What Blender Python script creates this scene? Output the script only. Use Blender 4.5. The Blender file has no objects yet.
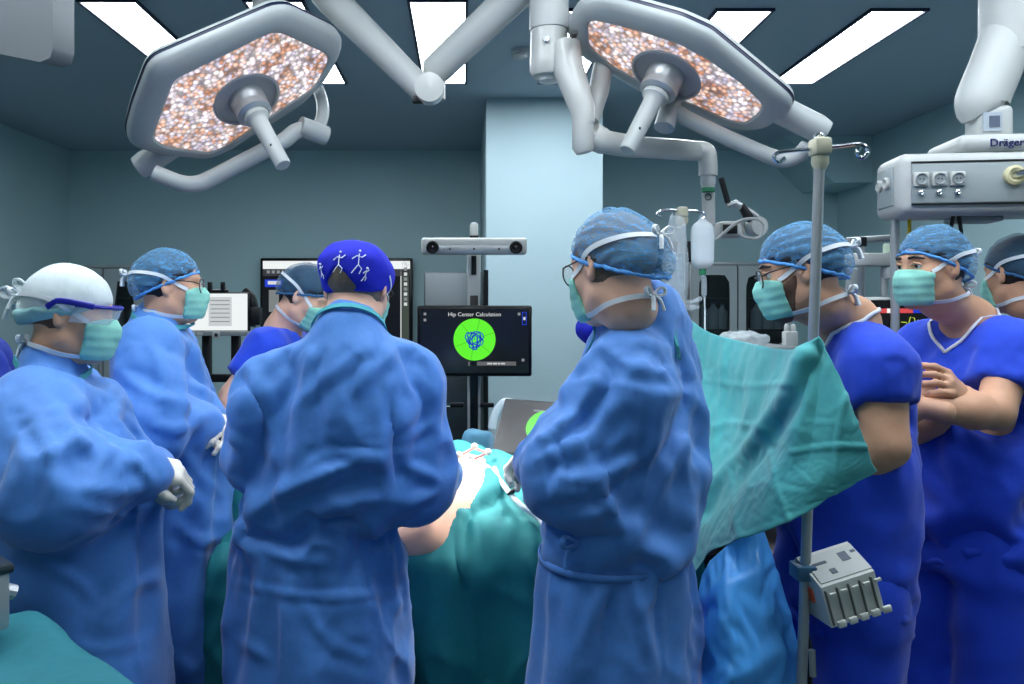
import bpy, bmesh, math, random
import numpy as np
from mathutils import Vector, Matrix, noise as mnoise

R_ = math.radians
random.seed(7)
SC = bpy.context.scene
COL = SC.collection

# ---------------------------------------------------------------- camera
F_PX, CX, CY, EYE = 800.0, 464.0, 305.0, 1.55
cam_d = bpy.data.cameras.new('camera')
cam_d.sensor_width = 36.0
cam_d.lens = F_PX * 36.0 / 1024.0
cam_d.shift_x = (512 - CX) / 1024.0
cam_d.shift_y = -(342 - CY) / 1024.0
cam_d.clip_start = 0.05
cam = bpy.data.objects.new('camera', cam_d)
COL.objects.link(cam)
cam.location = (0, 0, EYE)
cam.rotation_euler = (R_(90), 0, 0)
SC.camera = cam

# ---------------------------------------------------------------- world, exposure
w = bpy.data.worlds.new('world'); SC.world = w; w.use_nodes = True
w.node_tree.nodes['Background'].inputs[0].default_value = (0.35, 0.5, 0.6, 1)
w.node_tree.nodes['Background'].inputs[1].default_value = 0.05
SC.view_settings.view_transform = 'Standard'
SC.view_settings.look = 'None'
SC.view_settings.gamma = 1.0
SC.view_settings.use_curve_mapping = False
SC.view_settings.exposure = 0.12
PANEL_POWER = 15.0        # emission of the ceiling light panels
LAMP_POWER = 150.0        # spot inside each surgical lamp head


def P(px, py, d):
    """point seen at pixel (px, py) at depth d (metres along the room axis)"""
    return Vector(((px - CX) * d / F_PX, d, EYE - (py - CY) * d / F_PX))


# ---------------------------------------------------------------- materials
def lin(c):
    return tuple((v / 255 / 12.92) if v / 255 <= 0.04045 else ((v / 255 + 0.055) / 1.055) ** 2.4 for v in c)


MATS = {}


def mat(name, rgb, rough=0.5, metal=0.0, noise=0.0, nscale=20.0, bump=0.0, bscale=200.0, spec=0.5,
        emit=None, estr=0.0, alpha=1.0, trans=0.0, sheen=0.0, subsurf=0.0, coat=0.0, ior=1.45):
    if name in MATS:
        return MATS[name]
    m = bpy.data.materials.new(name); m.use_nodes = True
    nt = m.node_tree; b = nt.nodes['Principled BSDF']
    c = lin(rgb)
    b.inputs['Base Color'].default_value = (*c, 1)
    b.inputs['Roughness'].default_value = rough
    b.inputs['Metallic'].default_value = metal
    b.inputs['Specular IOR Level'].default_value = spec
    b.inputs['IOR'].default_value = ior
    b.inputs['Alpha'].default_value = alpha
    b.inputs['Transmission Weight'].default_value = trans
    b.inputs['Sheen Weight'].default_value = sheen
    b.inputs['Coat Weight'].default_value = coat
    if subsurf:
        b.inputs['Subsurface Weight'].default_value = subsurf
        b.inputs['Subsurface Radius'].default_value = (0.01, 0.004, 0.002)
        b.inputs['Subsurface Scale'].default_value = 0.5
    if emit:
        b.inputs['Emission Color'].default_value = (*lin(emit), 1)
        b.inputs['Emission Strength'].default_value = estr
    if noise or bump:
        tc = nt.nodes.new('ShaderNodeTexCoord')
    if noise:
        n = nt.nodes.new('ShaderNodeTexNoise'); n.inputs['Scale'].default_value = nscale
        n.inputs['Detail'].default_value = 5
        nt.links.new(tc.outputs['Object'], n.inputs['Vector'])
        r = nt.nodes.new('ShaderNodeMapRange')
        r.inputs['From Min'].default_value = 0.3; r.inputs['From Max'].default_value = 0.7
        r.inputs['To Min'].default_value = 1 - noise; r.inputs['To Max'].default_value = 1 + noise
        nt.links.new(n.outputs['Fac'], r.inputs['Value'])
        x = nt.nodes.new('ShaderNodeVectorMath'); x.operation = 'SCALE'
        x.inputs[0].default_value = c
        nt.links.new(r.outputs['Result'], x.inputs['Scale'])
        nt.links.new(x.outputs['Vector'], b.inputs['Base Color'])
    if bump:
        n = nt.nodes.new('ShaderNodeTexNoise'); n.inputs['Scale'].default_value = bscale
        n.inputs['Detail'].default_value = 3
        nt.links.new(tc.outputs['Object'], n.inputs['Vector'])
        bp = nt.nodes.new('ShaderNodeBump'); bp.inputs['Strength'].default_value = bump
        bp.inputs['Distance'].default_value = 0.003
        nt.links.new(n.outputs['Fac'], bp.inputs['Height'])
        nt.links.new(bp.outputs['Normal'], b.inputs['Normal'])
    MATS[name] = m
    return m


# ---------------------------------------------------------------- objects
ORG = {}


def tag(o, label=None, cat=None, group=None, kind=None):
    if label: o['label'] = label
    if cat: o['category'] = cat
    if group: o['group'] = group
    if kind: o['kind'] = kind
    return o


def thing(name, label, cat, loc=(0, 0, 0), group=None):
    o = bpy.data.objects.new(name, None); COL.objects.link(o)
    o.location = loc; o.empty_display_size = 0.1
    ORG[o.name] = Vector(loc)
    return tag(o, label, cat, group)


def obj(name, verts, faces, material, parent=None, smooth=True, label=None, origin=None, auto=None):
    """one mesh object; verts in world coordinates"""
    v = np.asarray(verts, dtype=np.float64).reshape(-1, 3)
    if parent is not None:
        org = ORG[parent.name]
    elif origin is not None:
        org = Vector(origin)
    else:
        lo, hi = v.min(0), v.max(0)
        org = Vector(((lo[0] + hi[0]) / 2, (lo[1] + hi[1]) / 2, lo[2]))
    me = bpy.data.meshes.new(name)
    me.from_pydata((v - np.array(org)).tolist(), [], [tuple(int(i) for i in f) for f in faces])
    me.validate()
    mats = material if isinstance(material, (list, tuple)) else [material]
    for m in mats: me.materials.append(m)
    if smooth:
        me.polygons.foreach_set('use_smooth', [True] * len(me.polygons))
    o = bpy.data.objects.new(name, me); COL.objects.link(o)
    if parent is not None:
        o.parent = parent
    else:
        o.location = org
    if auto is not None:
        try:
            me.set_sharp_from_angle(angle=R_(auto))
        except Exception:
            pass
    ORG[o.name] = org
    if label: o['label'] = label
    return o


def rot_to(d, up=(0, 0, 1)):
    """3x3 with z axis along d"""
    z = Vector(d).normalized(); u = Vector(up)
    if abs(z.dot(u)) > 0.98: u = Vector((0, 1, 0))
    x = u.cross(z).normalized(); y = z.cross(x)
    return Matrix((x, y, z)).transposed()


class MB:
    """collects shapes into one mesh (world coordinates)"""
    def __init__(self):
        self.v = []; self.f = []; self.mi = []; self.cur = 0

    def raw(self, v, f):
        o = len(self.v)
        self.v += [tuple(p) for p in v]
        self.f += [tuple(i + o for i in q) for q in f]
        self.mi += [self.cur] * len(f)
        return self

    def box(self, c, s, rot=None, bevel=0.0, seg=2):
        bm = bmesh.new(); bmesh.ops.create_cube(bm, size=1.0)
        for v in bm.verts: v.co = Vector((v.co.x * s[0], v.co.y * s[1], v.co.z * s[2]))
        if bevel:
            bmesh.ops.bevel(bm, geom=bm.edges[:], offset=min(bevel, min(s) * .49), segments=seg, profile=0.5, affect='EDGES')
        bm.verts.index_update()
        M = rot if rot is not None else Matrix.Identity(3)
        self.raw([M @ v.co + Vector(c) for v in bm.verts], [[v.index for v in f.verts] for f in bm.faces])
        bm.free(); return self

    def tube(self, path, r, seg=12, cap=True, flat=None):
        """swept circle along path; r number or list; flat=(a,b) scales the section"""
        p = [Vector(q) for q in path]; n = len(p)
        rs = r if isinstance(r, (list, tuple)) else [r] * n
        t0 = (p[1] - p[0]).normalized()
        u = Vector((0, 0, 1)) if abs(t0.z) < 0.9 else Vector((1, 0, 0))
        u = (u - t0 * u.dot(t0)).normalized()
        V = []; Fc = []
        for i in range(n):
            t = (p[min(i + 1, n - 1)] - p[max(i - 1, 0)]).normalized()
            u = (u - t * u.dot(t)).normalized(); wv = t.cross(u)
            for k in range(seg):
                a = 2 * math.pi * k / seg
                fa, fb = flat if flat else (1, 1)
                V.append(p[i] + (u * math.cos(a) * fa + wv * math.sin(a) * fb) * rs[i])
        for i in range(n - 1):
            for k in range(seg):
                a, b = i * seg + k, i * seg + (k + 1) % seg
                Fc.append((a, b, b + seg, a + seg))
        if cap:
            Fc.append(tuple(range(seg - 1, -1, -1))); Fc.append(tuple((n - 1) * seg + k for k in range(seg)))
        return self.raw(V, Fc)

    def lathe(self, prof, c=(0, 0, 0), axis=(0, 0, 1), seg=24, cap=True):
        """prof: list of (radius, height) along axis"""
        M = rot_to(axis); V = []; Fc = []; n = len(prof)
        for (r, h) in prof:
            for k in range(seg):
                a = 2 * math.pi * k / seg
                V.append(M @ Vector((r * math.cos(a), r * math.sin(a), h)) + Vector(c))
        for i in range(n - 1):
            for k in range(seg):
                a, b = i * seg + k, i * seg + (k + 1) % seg
                Fc.append((a, b, b + seg, a + seg))
        if cap:
            Fc.append(tuple(range(seg - 1, -1, -1))); Fc.append(tuple((n - 1) * seg + k for k in range(seg)))
        return self.raw(V, Fc)

    def ring(self, c, axis, R, r, seg=28, sseg=8, up=(0, 0, 1), ell=1.0):
        M = rot_to(axis, up)
        path = [M @ Vector((R * math.cos(2 * math.pi * k / seg), ell * R * math.sin(2 * math.pi * k / seg), 0)) + Vector(c) for k in range(seg)]
        V = []; Fc = []; ax = Vector(axis).normalized()
        for k in range(seg):
            o = (path[k] - Vector(c)).normalized()
            for s in range(sseg):
                a = 2 * math.pi * s / sseg
                V.append(path[k] + (o * math.cos(a) + ax * math.sin(a)) * r)
        for k in range(seg):
            for s in range(sseg):
                a, b = k * sseg + s, k * sseg + (s + 1) % sseg
                c2, d2 = ((k + 1) % seg) * sseg + s, ((k + 1) % seg) * sseg + (s + 1) % sseg
                Fc.append((a, b, d2, c2))
        return self.raw(V, Fc)

    def prism(self, poly, d):
        """poly: 3-D outline points; extruded by vector d"""
        n = len(poly); d = Vector(d)
        V = [Vector(p) for p in poly] + [Vector(p) + d for p in poly]
        Fc = [tuple(range(n - 1, -1, -1)), tuple(range(n, 2 * n))]
        Fc += [(i, (i + 1) % n, (i + 1) % n + n, i + n) for i in range(n)]
        return self.raw(V, Fc)

    def build(self, name, material, parent=None, smooth=True, label=None, auto=35):
        o = obj(name, self.v, self.f, material, parent, smooth, label, auto=auto if smooth else None)
        if isinstance(material, (list, tuple)):
            o.data.polygons.foreach_set('material_index', self.mi[:len(o.data.polygons)])
        fix_normals(o.data)
        return o


def fix_normals(me):
    bm = bmesh.new(); bm.from_mesh(me)
    bmesh.ops.recalc_face_normals(bm, faces=bm.faces[:])
    bm.to_mesh(me); bm.free()


def catmull(pts, n=8, closed=False):
    p = [np.array(q, dtype=float) for q in pts]; m = len(p); out = []
    rng = m if closed else m - 1
    for i in range(rng):
        if closed:
            p0, p1, p2, p3 = p[(i - 1) % m], p[i], p[(i + 1) % m], p[(i + 2) % m]
        else:
            p1, p2 = p[i], p[i + 1]
            p0 = p[i - 1] if i > 0 else 2 * p1 - p2
            p3 = p[i + 2] if i + 2 < m else 2 * p2 - p1
        for k in range(n):
            t = k / n
            out.append(0.5 * ((2 * p1) + (-p0 + p2) * t + (2 * p0 - 5 * p1 + 4 * p2 - p3) * t * t + (-p0 + 3 * p1 - 3 * p2 + p3) * t ** 3))
    if not closed: out.append(p[-1])
    return out


def sheet(ctrl, nu=8, nv=8):
    """grid of control points -> smooth grid (list of rows)"""
    rows = [catmull(r, nu) for r in ctrl]
    cols = [catmull([rows[i][j] for i in range(len(rows))], nv) for j in range(len(rows[0]))]
    return np.array([[cols[j][i] for j in range(len(cols))] for i in range(len(cols[0]))])


def grid_mesh(G, thick=0.0):
    nu, nv = G.shape[:2]
    V = G.reshape(-1, 3)
    Fc = [(i * nv + j, i * nv + j + 1, (i + 1) * nv + j + 1, (i + 1) * nv + j) for i in range(nu - 1) for j in range(nv - 1)]
    if thick:
        N = grid_normals(G).reshape(-1, 3); o = len(V)
        border = [(0, j) for j in range(nv)] + [(i, nv - 1) for i in range(1, nu)] + [(nu - 1, j) for j in range(nv - 2, -1, -1)] + [(i, 0) for i in range(nu - 2, 0, -1)]
        ids = [i * nv + j for i, j in border]
        V2 = V - N * thick
        F2 = [tuple(reversed([a + o for a in f])) for f in Fc]
        side = [(ids[k], ids[k] + o, ids[(k + 1) % len(ids)] + o, ids[(k + 1) % len(ids)]) for k in range(len(ids))]
        V = np.vstack([V, V2]); Fc = Fc + F2 + side
    return V, Fc


def grid_normals(G):
    du = np.gradient(G, axis=0); dv = np.gradient(G, axis=1)
    N = np.cross(du, dv); N /= np.linalg.norm(N, axis=2, keepdims=True) + 1e-12
    return N


def nz(p, s=1.0, seed=0.0):
    return mnoise.noise(Vector((p[0] * s + seed, p[1] * s - seed * 1.7, p[2] * s + seed * .6)))


# ---------------------------------------------------------------- signed distance modelling
def smin(a, b, k):
    if k <= 0: return np.minimum(a, b)
    h = np.clip(0.5 + 0.5 * (b - a) / k, 0, 1)
    return b + (a - b) * h - k * h * (1 - h)


class SDF:
    def __init__(self): self.ops = []

    def _add(self, op, fn, lo, hi, k):
        self.ops.append((op, fn, np.array(lo, float), np.array(hi, float), k)); return self

    def cone(self, a, b, ra, rb, k=0.02, op='u', sc=None):
        a = np.array(a, float); b = np.array(b, float); ab = b - a; L = max(ab @ ab, 1e-9)

        def fn(X, Y, Z):
            t = np.clip(((X - a[0]) * ab[0] + (Y - a[1]) * ab[1] + (Z - a[2]) * ab[2]) / L, 0, 1)
            return np.sqrt((X - a[0] - ab[0] * t) ** 2 + (Y - a[1] - ab[1] * t) ** 2 + (Z - a[2] - ab[2] * t) ** 2) - (ra + (rb - ra) * t)
        r = max(ra, rb)
        return self._add(op, fn, np.minimum(a, b) - r, np.maximum(a, b) + r, k)

    def chain(self, pts, rs, k=0.02, op='u'):
        for i in range(len(pts) - 1): self.cone(pts[i], pts[i + 1], rs[i], rs[i + 1], k, op)
        return self

    def ell(self, c, r, R=None, k=0.02, op='u'):
        c = np.array(c, float); r = np.array(r, float)
        M = np.array(R) if R is not None else np.eye(3)

        def fn(X, Y, Z):
            x, y, z = X - c[0], Y - c[1], Z - c[2]
            u = (M[0, 0] * x + M[1, 0] * y + M[2, 0] * z) / r[0]
            v = (M[0, 1] * x + M[1, 1] * y + M[2, 1] * z) / r[1]
            q = (M[0, 2] * x + M[1, 2] * y + M[2, 2] * z) / r[2]
            k0 = np.sqrt(u * u + v * v + q * q)
            k1 = np.sqrt((u / r[0]) ** 2 + (v / r[1]) ** 2 + (q / r[2]) ** 2) + 1e-9
            return k0 * (k0 - 1) / k1
        rr = r.max()
        return self._add(op, fn, c - rr, c + rr, k)

    def rbox(self, c, h, R=None, rad=0.01, k=0.02, op='u'):
        c = np.array(c, float); h = np.array(h, float)
        M = np.array(R) if R is not None else np.eye(3)

        def fn(X, Y, Z):
            x, y, z = X - c[0], Y - c[1], Z - c[2]
            u = np.abs(M[0, 0] * x + M[1, 0] * y + M[2, 0] * z) - h[0] + rad
            v = np.abs(M[0, 1] * x + M[1, 1] * y + M[2, 1] * z) - h[1] + rad
            q = np.abs(M[0, 2] * x + M[1, 2] * y + M[2, 2] * z) - h[2] + rad
            o = np.sqrt(np.maximum(u, 0) ** 2 + np.maximum(v, 0) ** 2 + np.maximum(q, 0) ** 2)
            return o + np.minimum(np.maximum(u, np.maximum(v, q)), 0) - rad
        rr = np.linalg.norm(h)
        return self._add(op, fn, c - rr, c + rr, k)

    def loft(self, st, yaw=0.0, k=0.03, op='u', ex=2.0):
        """vertical loft: st rows (z, cx, cy, rx, ry), rx along the yaw direction"""
        st = np.array(sorted([tuple(s) for s in st]), float)
        cs, sn = math.cos(yaw), math.sin(yaw)
        fine = np.linspace(st[0, 0], st[-1, 0], 120)
        tab = np.stack([np.interp(fine, st[:, 0], st[:, i]) for i in range(1, 5)], 1)
        kern = np.ones(9) / 9
        for i in range(4):
            pad = np.concatenate([np.full(4, tab[0, i]), tab[:, i], np.full(4, tab[-1, i])])
            tab[:, i] = np.convolve(pad, kern, 'valid')

        def fn(X, Y, Z):
            zz = np.clip(Z, st[0, 0], st[-1, 0])
            cx = np.interp(zz, fine, tab[:, 0]); cy = np.interp(zz, fine, tab[:, 1])
            rx = np.interp(zz, fine, tab[:, 2]); ry = np.interp(zz, fine, tab[:, 3])
            u = ((X - cx) * cs + (Y - cy) * sn) / rx; v = (-(X - cx) * sn + (Y - cy) * cs) / ry
            q = (np.abs(u) ** ex + np.abs(v) ** ex) ** (1 / ex)
            d = (q - 1) * np.minimum(rx, ry)
            dz = np.maximum(st[0, 0] - Z, Z - st[-1, 0])
            return np.maximum(d, dz)
        m = max(st[:, 3].max(), st[:, 4].max())
        lo = [st[:, 1].min() - m, st[:, 2].min() - m, st[0, 0]]; hi = [st[:, 1].max() + m, st[:, 2].max() + m, st[-1, 0]]
        return self._add(op, fn, lo, hi, k)

    def half(self, p, n, op='i', k=0.0):
        """keep the side opposite to n (op i) or remove it"""
        p = np.array(p, float); n = np.array(Vector(n).normalized())

        def fn(X, Y, Z): return (X - p[0]) * n[0] + (Y - p[1]) * n[1] + (Z - p[2]) * n[2]
        return self._add(op, fn, (-99,) * 3, (99,) * 3, k)

    def func(self, fn, lo, hi, k=0.0, op='u'): return self._add(op, fn, lo, hi, k)

    @staticmethod
    def comb(op, D, d, k):
        if op == 'u': return smin(D, d, k)
        if op == 's': return -smin(-D, d, k)
        return -smin(-D, -d, k)

    def pts(self, p, far=9.0):
        p = np.asarray(p, float); X, Y, Z = p[..., 0], p[..., 1], p[..., 2]
        D = np.full(X.shape, far)
        for op, fn, lo, hi, k in self.ops: D = self.comb(op, D, fn(X, Y, Z), k)
        return D

    def bounds(self):
        lo = np.min([o[2] for o in self.ops if o[0] == 'u'], 0); hi = np.max([o[3] for o in self.ops if o[0] == 'u'], 0)
        return lo, hi

    def grid(self, axes):
        D = np.full([len(a) for a in axes], 0.2)
        for op, fn, lo, hi, k in self.ops:
            m = k + 0.045
            sl = []
            for i in range(3):
                a = np.searchsorted(axes[i], lo[i] - m); b = np.searchsorted(axes[i], hi[i] + m)
                sl.append(slice(a, b))
            if any(s.stop <= s.start for s in sl): continue
            X = axes[0][sl[0]][:, None, None]; Y = axes[1][sl[1]][None, :, None]; Z = axes[2][sl[2]][None, None, :]
            sl = tuple(sl)
            D[sl] = self.comb(op, D[sl], fn(X, Y, Z) + 0 * X + 0 * Y + 0 * Z, k)
        return D

    def mesh(self, h, lo=None, hi=None, axes=None):
        if axes is None:
            a, b = self.bounds()
            lo = a - 0.02 if lo is None else np.array(lo); hi = b + 0.02 if hi is None else np.array(hi)
            axes = [np.arange(lo[i] - h, hi[i] + 2 * h, h) for i in range(3)]
        return surfnet(self.grid(axes), axes)

    def grad(self, p, e=0.002):
        p = np.asarray(p, float); g = np.zeros_like(p)
        for i in range(3):
            q = p.copy(); q[..., i] += e; r = p.copy(); r[..., i] -= e
            g[..., i] = self.pts(q) - self.pts(r)
        return g / (np.linalg.norm(g, axis=-1, keepdims=True) + 1e-9)

    def project(self, p, level=0.0, it=6):
        p = np.array(p, float)
        for _ in range(it):
            p -= self.grad(p) * (self.pts(p) - level)[..., None] * 0.8
        return p


def surfnet(D, ax):
    ins = D < 0
    cnt = np.zeros([n - 1 for n in D.shape], np.int8)
    for a in (0, 1):
        for b in (0, 1):
            for c in (0, 1):
                cnt += ins[a:D.shape[0] - 1 + a, b:D.shape[1] - 1 + b, c:D.shape[2] - 1 + c]
    mask = (cnt > 0) & (cnt < 8)
    I = np.argwhere(mask); idx = -np.ones(mask.shape, int); idx[mask] = np.arange(len(I))
    acc = np.zeros((len(I), 3)); num = np.zeros(len(I))
    cor = [(a, b, c) for a in (0, 1) for b in (0, 1) for c in (0, 1)]
    for p in cor:
        for d in range(3):
            if p[d]: continue
            q = list(p); q[d] = 1
            A = I + p; B = I + q
            da = D[A[:, 0], A[:, 1], A[:, 2]]; db = D[B[:, 0], B[:, 1], B[:, 2]]
            s = (da < 0) != (db < 0)
            t = np.where(s, da / np.where(s, da - db, 1), 0)
            pa = np.stack([ax[i][A[:, i]] for i in range(3)], 1); pb = np.stack([ax[i][B[:, i]] for i in range(3)], 1)
            acc[s] += (pa + (pb - pa) * t[:, None])[s]; num[s] += 1
    V = acc / num[:, None]
    Fs = []
    for d in range(3):
        e, f = [(1, 2), (2, 0), (0, 1)][d]
        n = D.shape
        s0 = [slice(None)] * 3; s1 = [slice(None)] * 3
        s0[d] = slice(0, n[d] - 1); s1[d] = slice(1, n[d])
        for a in (e, f): s0[a] = s1[a] = slice(1, n[a] - 1)
        i0, i1 = ins[tuple(s0)], ins[tuple(s1)]
        E = np.argwhere(i0 != i1)
        if len(E) == 0: continue
        flip = i0[tuple(E.T)]
        E[:, e] += 1; E[:, f] += 1
        q = []
        for (u, v) in ((-1, -1), (0, -1), (0, 0), (-1, 0)):
            c = E.copy(); c[:, e] += u; c[:, f] += v
            q.append(idx[c[:, 0], c[:, 1], c[:, 2]])
        Q = np.stack(q, 1)
        Q[~flip] = Q[~flip][:, ::-1]
        Fs.append(Q)
    return V, np.concatenate(Fs)


def vnormals(V, Fq):
    n = np.cross(V[Fq[:, 2]] - V[Fq[:, 0]], V[Fq[:, 3]] - V[Fq[:, 1]])
    N = np.zeros_like(V)
    for i in range(4): np.add.at(N, Fq[:, i], n)
    return N / (np.linalg.norm(N, axis=1, keepdims=True) + 1e-12)


def relax(V, Fq, it=2, lam=0.5):
    e = np.concatenate([Fq[:, [0, 1]], Fq[:, [1, 2]], Fq[:, [2, 3]], Fq[:, [3, 0]]])
    e = np.concatenate([e, e[:, ::-1]])
    deg = np.bincount(e[:, 0], minlength=len(V)).astype(float)
    for _ in range(it):
        S = np.stack([np.bincount(e[:, 0], V[e[:, 1], i], len(V)) for i in range(3)], 1) / deg[:, None]
        V = V + lam * (S - V)
    return V


def ribbon(sdf, pts, width, level=0.002, thick=0.002, n=6, closed=False, project=True, wdir=None):
    """strap lying on a surface: smooth path through pts, projected on sdf"""
    path = np.array(catmull(pts, n, closed))
    if project: path = sdf.project(path, level)
    N = sdf.grad(path)
    T = np.gradient(path, axis=0)
    if closed: T = np.roll(path, -1, 0) - np.roll(path, 1, 0)
    T /= np.linalg.norm(T, axis=1, keepdims=True) + 1e-9
    W = np.cross(T, N); W /= np.linalg.norm(W, axis=1, keepdims=True) + 1e-9
    N = np.cross(W, T)
    m = len(path); V = []
    for i in range(m):
        for (a, b) in ((-.5, 0), (.5, 0), (.5, 1), (-.5, 1)):
            V.append(path[i] + W[i] * width * a + N[i] * thick * b)
    Fc = []
    for i in range(m if closed else m - 1):
        j = (i + 1) % m
        for k in range(4):
            Fc.append((i * 4 + k, i * 4 + (k + 1) % 4, j * 4 + (k + 1) % 4, j * 4 + k))
    if not closed:
        Fc.append((3, 2, 1, 0)); Fc.append(tuple((m - 1) * 4 + k for k in range(4)))
    return V, Fc


def refine(V, Fq):
    """one smooth subdivision, returned as arrays"""
    me = bpy.data.meshes.new('tmp'); me.from_pydata(V.tolist(), [], Fq.tolist())
    o = bpy.data.objects.new('tmp', me); COL.objects.link(o)
    s = o.modifiers.new('s', 'SUBSURF'); s.levels = s.render_levels = 1
    dg = bpy.context.evaluated_depsgraph_get(); ev = o.evaluated_get(dg); m2 = ev.to_mesh()
    co = np.zeros(len(m2.vertices) * 3); m2.vertices.foreach_get('co', co)
    li = np.zeros(len(m2.loops), dtype=np.int64); m2.loops.foreach_get('vertex_index', li)
    ev.to_mesh_clear(); bpy.data.objects.remove(o); bpy.data.meshes.remove(me)
    return co.reshape(-1, 3), li.reshape(-1, 4)


def ridges(V, f, seed, zs=1.0, p=3.0):
    """sharp crease lines, 0..1"""
    out = np.zeros(len(V))
    for i, q in enumerate(V):
        w1 = .06 * nz(q, 4, seed + 7)
        out[i] = 1 - abs(nz((q[0] + w1, q[1], (q[2] + w1) * zs), f, seed)) * 1.6
    return np.clip(out, 0, 1) ** p


# ---------------------------------------------------------------- cloth growth: real buckling folds
def crumple(name, V, Fq, pin, grow=0.06, frames=14, stiff=8.0, bend=0.6, goal=0.35, grav=0.6):
    """let the fabric be a little too large for its shape and settle: gives real creases"""
    me = bpy.data.meshes.new('tmp'); me.from_pydata(V.tolist(), [], Fq.tolist())
    o = bpy.data.objects.new('tmp', me); COL.objects.link(o)
    vg = o.vertex_groups.new(name='pin')
    for wt in np.unique(np.round(pin, 2)):
        ids = np.where(np.round(pin, 2) == wt)[0]
        vg.add(ids.tolist(), float(wt), 'REPLACE')
    cm = o.modifiers.new('c', 'CLOTH'); s = cm.settings
    s.quality = 4; s.mass = 0.15; s.tension_stiffness = stiff; s.compression_stiffness = stiff; s.shear_stiffness = stiff * .6
    s.bending_stiffness = bend; s.air_damping = 4; s.tension_damping = 8; s.compression_damping = 8; s.shear_damping = 8
    s.vertex_group_mass = 'pin'; s.pin_stiffness = goal; s.shrink_min = -grow
    s.effector_weights.gravity = grav
    s.use_dynamic_mesh = False
    cm.collision_settings.use_collision = False
    cm.point_cache.frame_start = 1; cm.point_cache.frame_end = frames + 2
    for f in range(1, frames + 1):
        SC.frame_set(f)
    dg = bpy.context.evaluated_depsgraph_get()
    ev = o.evaluated_get(dg); m2 = ev.to_mesh()
    out = np.zeros(len(m2.vertices) * 3); m2.vertices.foreach_get('co', out)
    ev.to_mesh_clear()
    bpy.data.objects.remove(o); bpy.data.meshes.remove(me)
    SC.frame_set(1)
    return out.reshape(-1, 3)
# ================================================================ materials
M_wall = mat('wall_paint', (178, 209, 214), .55, noise=.03, nscale=1.2)
M_col = mat('column_paint', (164, 188, 194), .55, noise=.02, nscale=1.5)
M_ceil = mat('ceiling_paint', (160, 180, 194), .6, noise=.02, nscale=1.0)
M_floor = mat('floor_vinyl', (58, 70, 72), .35, noise=.12, nscale=6)
M_white = mat('white_enamel', (190, 192, 188), .35, coat=.2)
M_white2 = mat('white_plastic', (184, 188, 186), .45)
M_greyp = mat('grey_plastic', (140, 148, 150), .45)
M_dark = mat('dark_plastic', (22, 24, 28), .4)
M_black = mat('black_plastic', (8, 9, 11), .3)
M_steel = mat('brushed_steel', (176, 180, 182), .35, metal=.55, noise=.05, nscale=3)
M_dsteel = mat('dark_steel', (70, 78, 82), .3, metal=.8)
M_chrome = mat('chrome', (205, 210, 214), .15, metal=1.0)
M_lampw = mat('lamp_enamel', (172, 178, 178), .4)
M_navy = mat('navy_seam', (22, 34, 62), .4)
M_panel = mat('light_panel', (255, 255, 255), .5, emit=(238, 247, 255), estr=PANEL_POWER)
M_yellow = mat('yellow_hose', (214, 186, 30), .5)
M_green_lit = mat('green_screen', (10, 20, 10), .4, emit=(95, 235, 40), estr=1.0)
M_blue_lit = mat('blue_screen', (10, 15, 60), .4, emit=(30, 60, 200), estr=.9)
M_white_lit = mat('white_screen', (40, 40, 40), .4, emit=(235, 240, 240), estr=.95)
M_grey_lit = mat('grey_screen', (40, 40, 40), .4, emit=(150, 158, 160), estr=.7)
M_text_lit = mat('text_screen', (40, 40, 40), .4, emit=(225, 230, 230), estr=.8)
M_scr_dark = mat('dark_screen', (6, 7, 9), .15, emit=(26, 27, 32), estr=.5)
M_pink_lit = mat('red_screen', (40, 10, 10), .4, emit=(225, 80, 85), estr=.8)
M_glassdark = mat('dark_glass', (10, 14, 17), .08, alpha=.62)
M_clear = mat('clear_plastic', (225, 236, 240), .12, alpha=.30, spec=.8)
M_milky = mat('milky_plastic', (226, 236, 240), .25, alpha=.82, spec=.6)
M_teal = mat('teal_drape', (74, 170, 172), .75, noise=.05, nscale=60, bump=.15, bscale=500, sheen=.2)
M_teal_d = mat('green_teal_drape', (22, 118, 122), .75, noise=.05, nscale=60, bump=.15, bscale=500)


def struct(name, mb, m, parent=None, auto=35):
    o = mb.build(name, m, parent, auto=auto)
    if parent is None: o['kind'] = 'structure'
    return o


def text(body, size, M, parent, material, name='lettering', align='CENTER', thick=0.0006):
    """flat print: M = 4x4 placing x right, y up"""
    cu = bpy.data.curves.new('t', 'FONT'); cu.body = body; cu.size = size; cu.align_x = align; cu.align_y = 'CENTER'
    cu.extrude = thick; cu.resolution_u = 2
    to = bpy.data.objects.new('t', cu); COL.objects.link(to)
    bpy.context.view_layer.update()
    me = bpy.data.meshes.new_from_object(to)
    V = [M @ v.co for v in me.vertices]; Fc = [tuple(p.vertices) for p in me.polygons]
    bpy.data.objects.remove(to); bpy.data.curves.remove(cu)
    return obj(name, V, Fc, material, parent, smooth=False)


def frame4(c, right=(1, 0, 0), up=(0, 0, 1)):
    r = Vector(right).normalized(); u = Vector(up).normalized(); n = r.cross(u)
    M = Matrix((r, u, n)).transposed().to_4x4(); M.translation = Vector(c); return M


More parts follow.
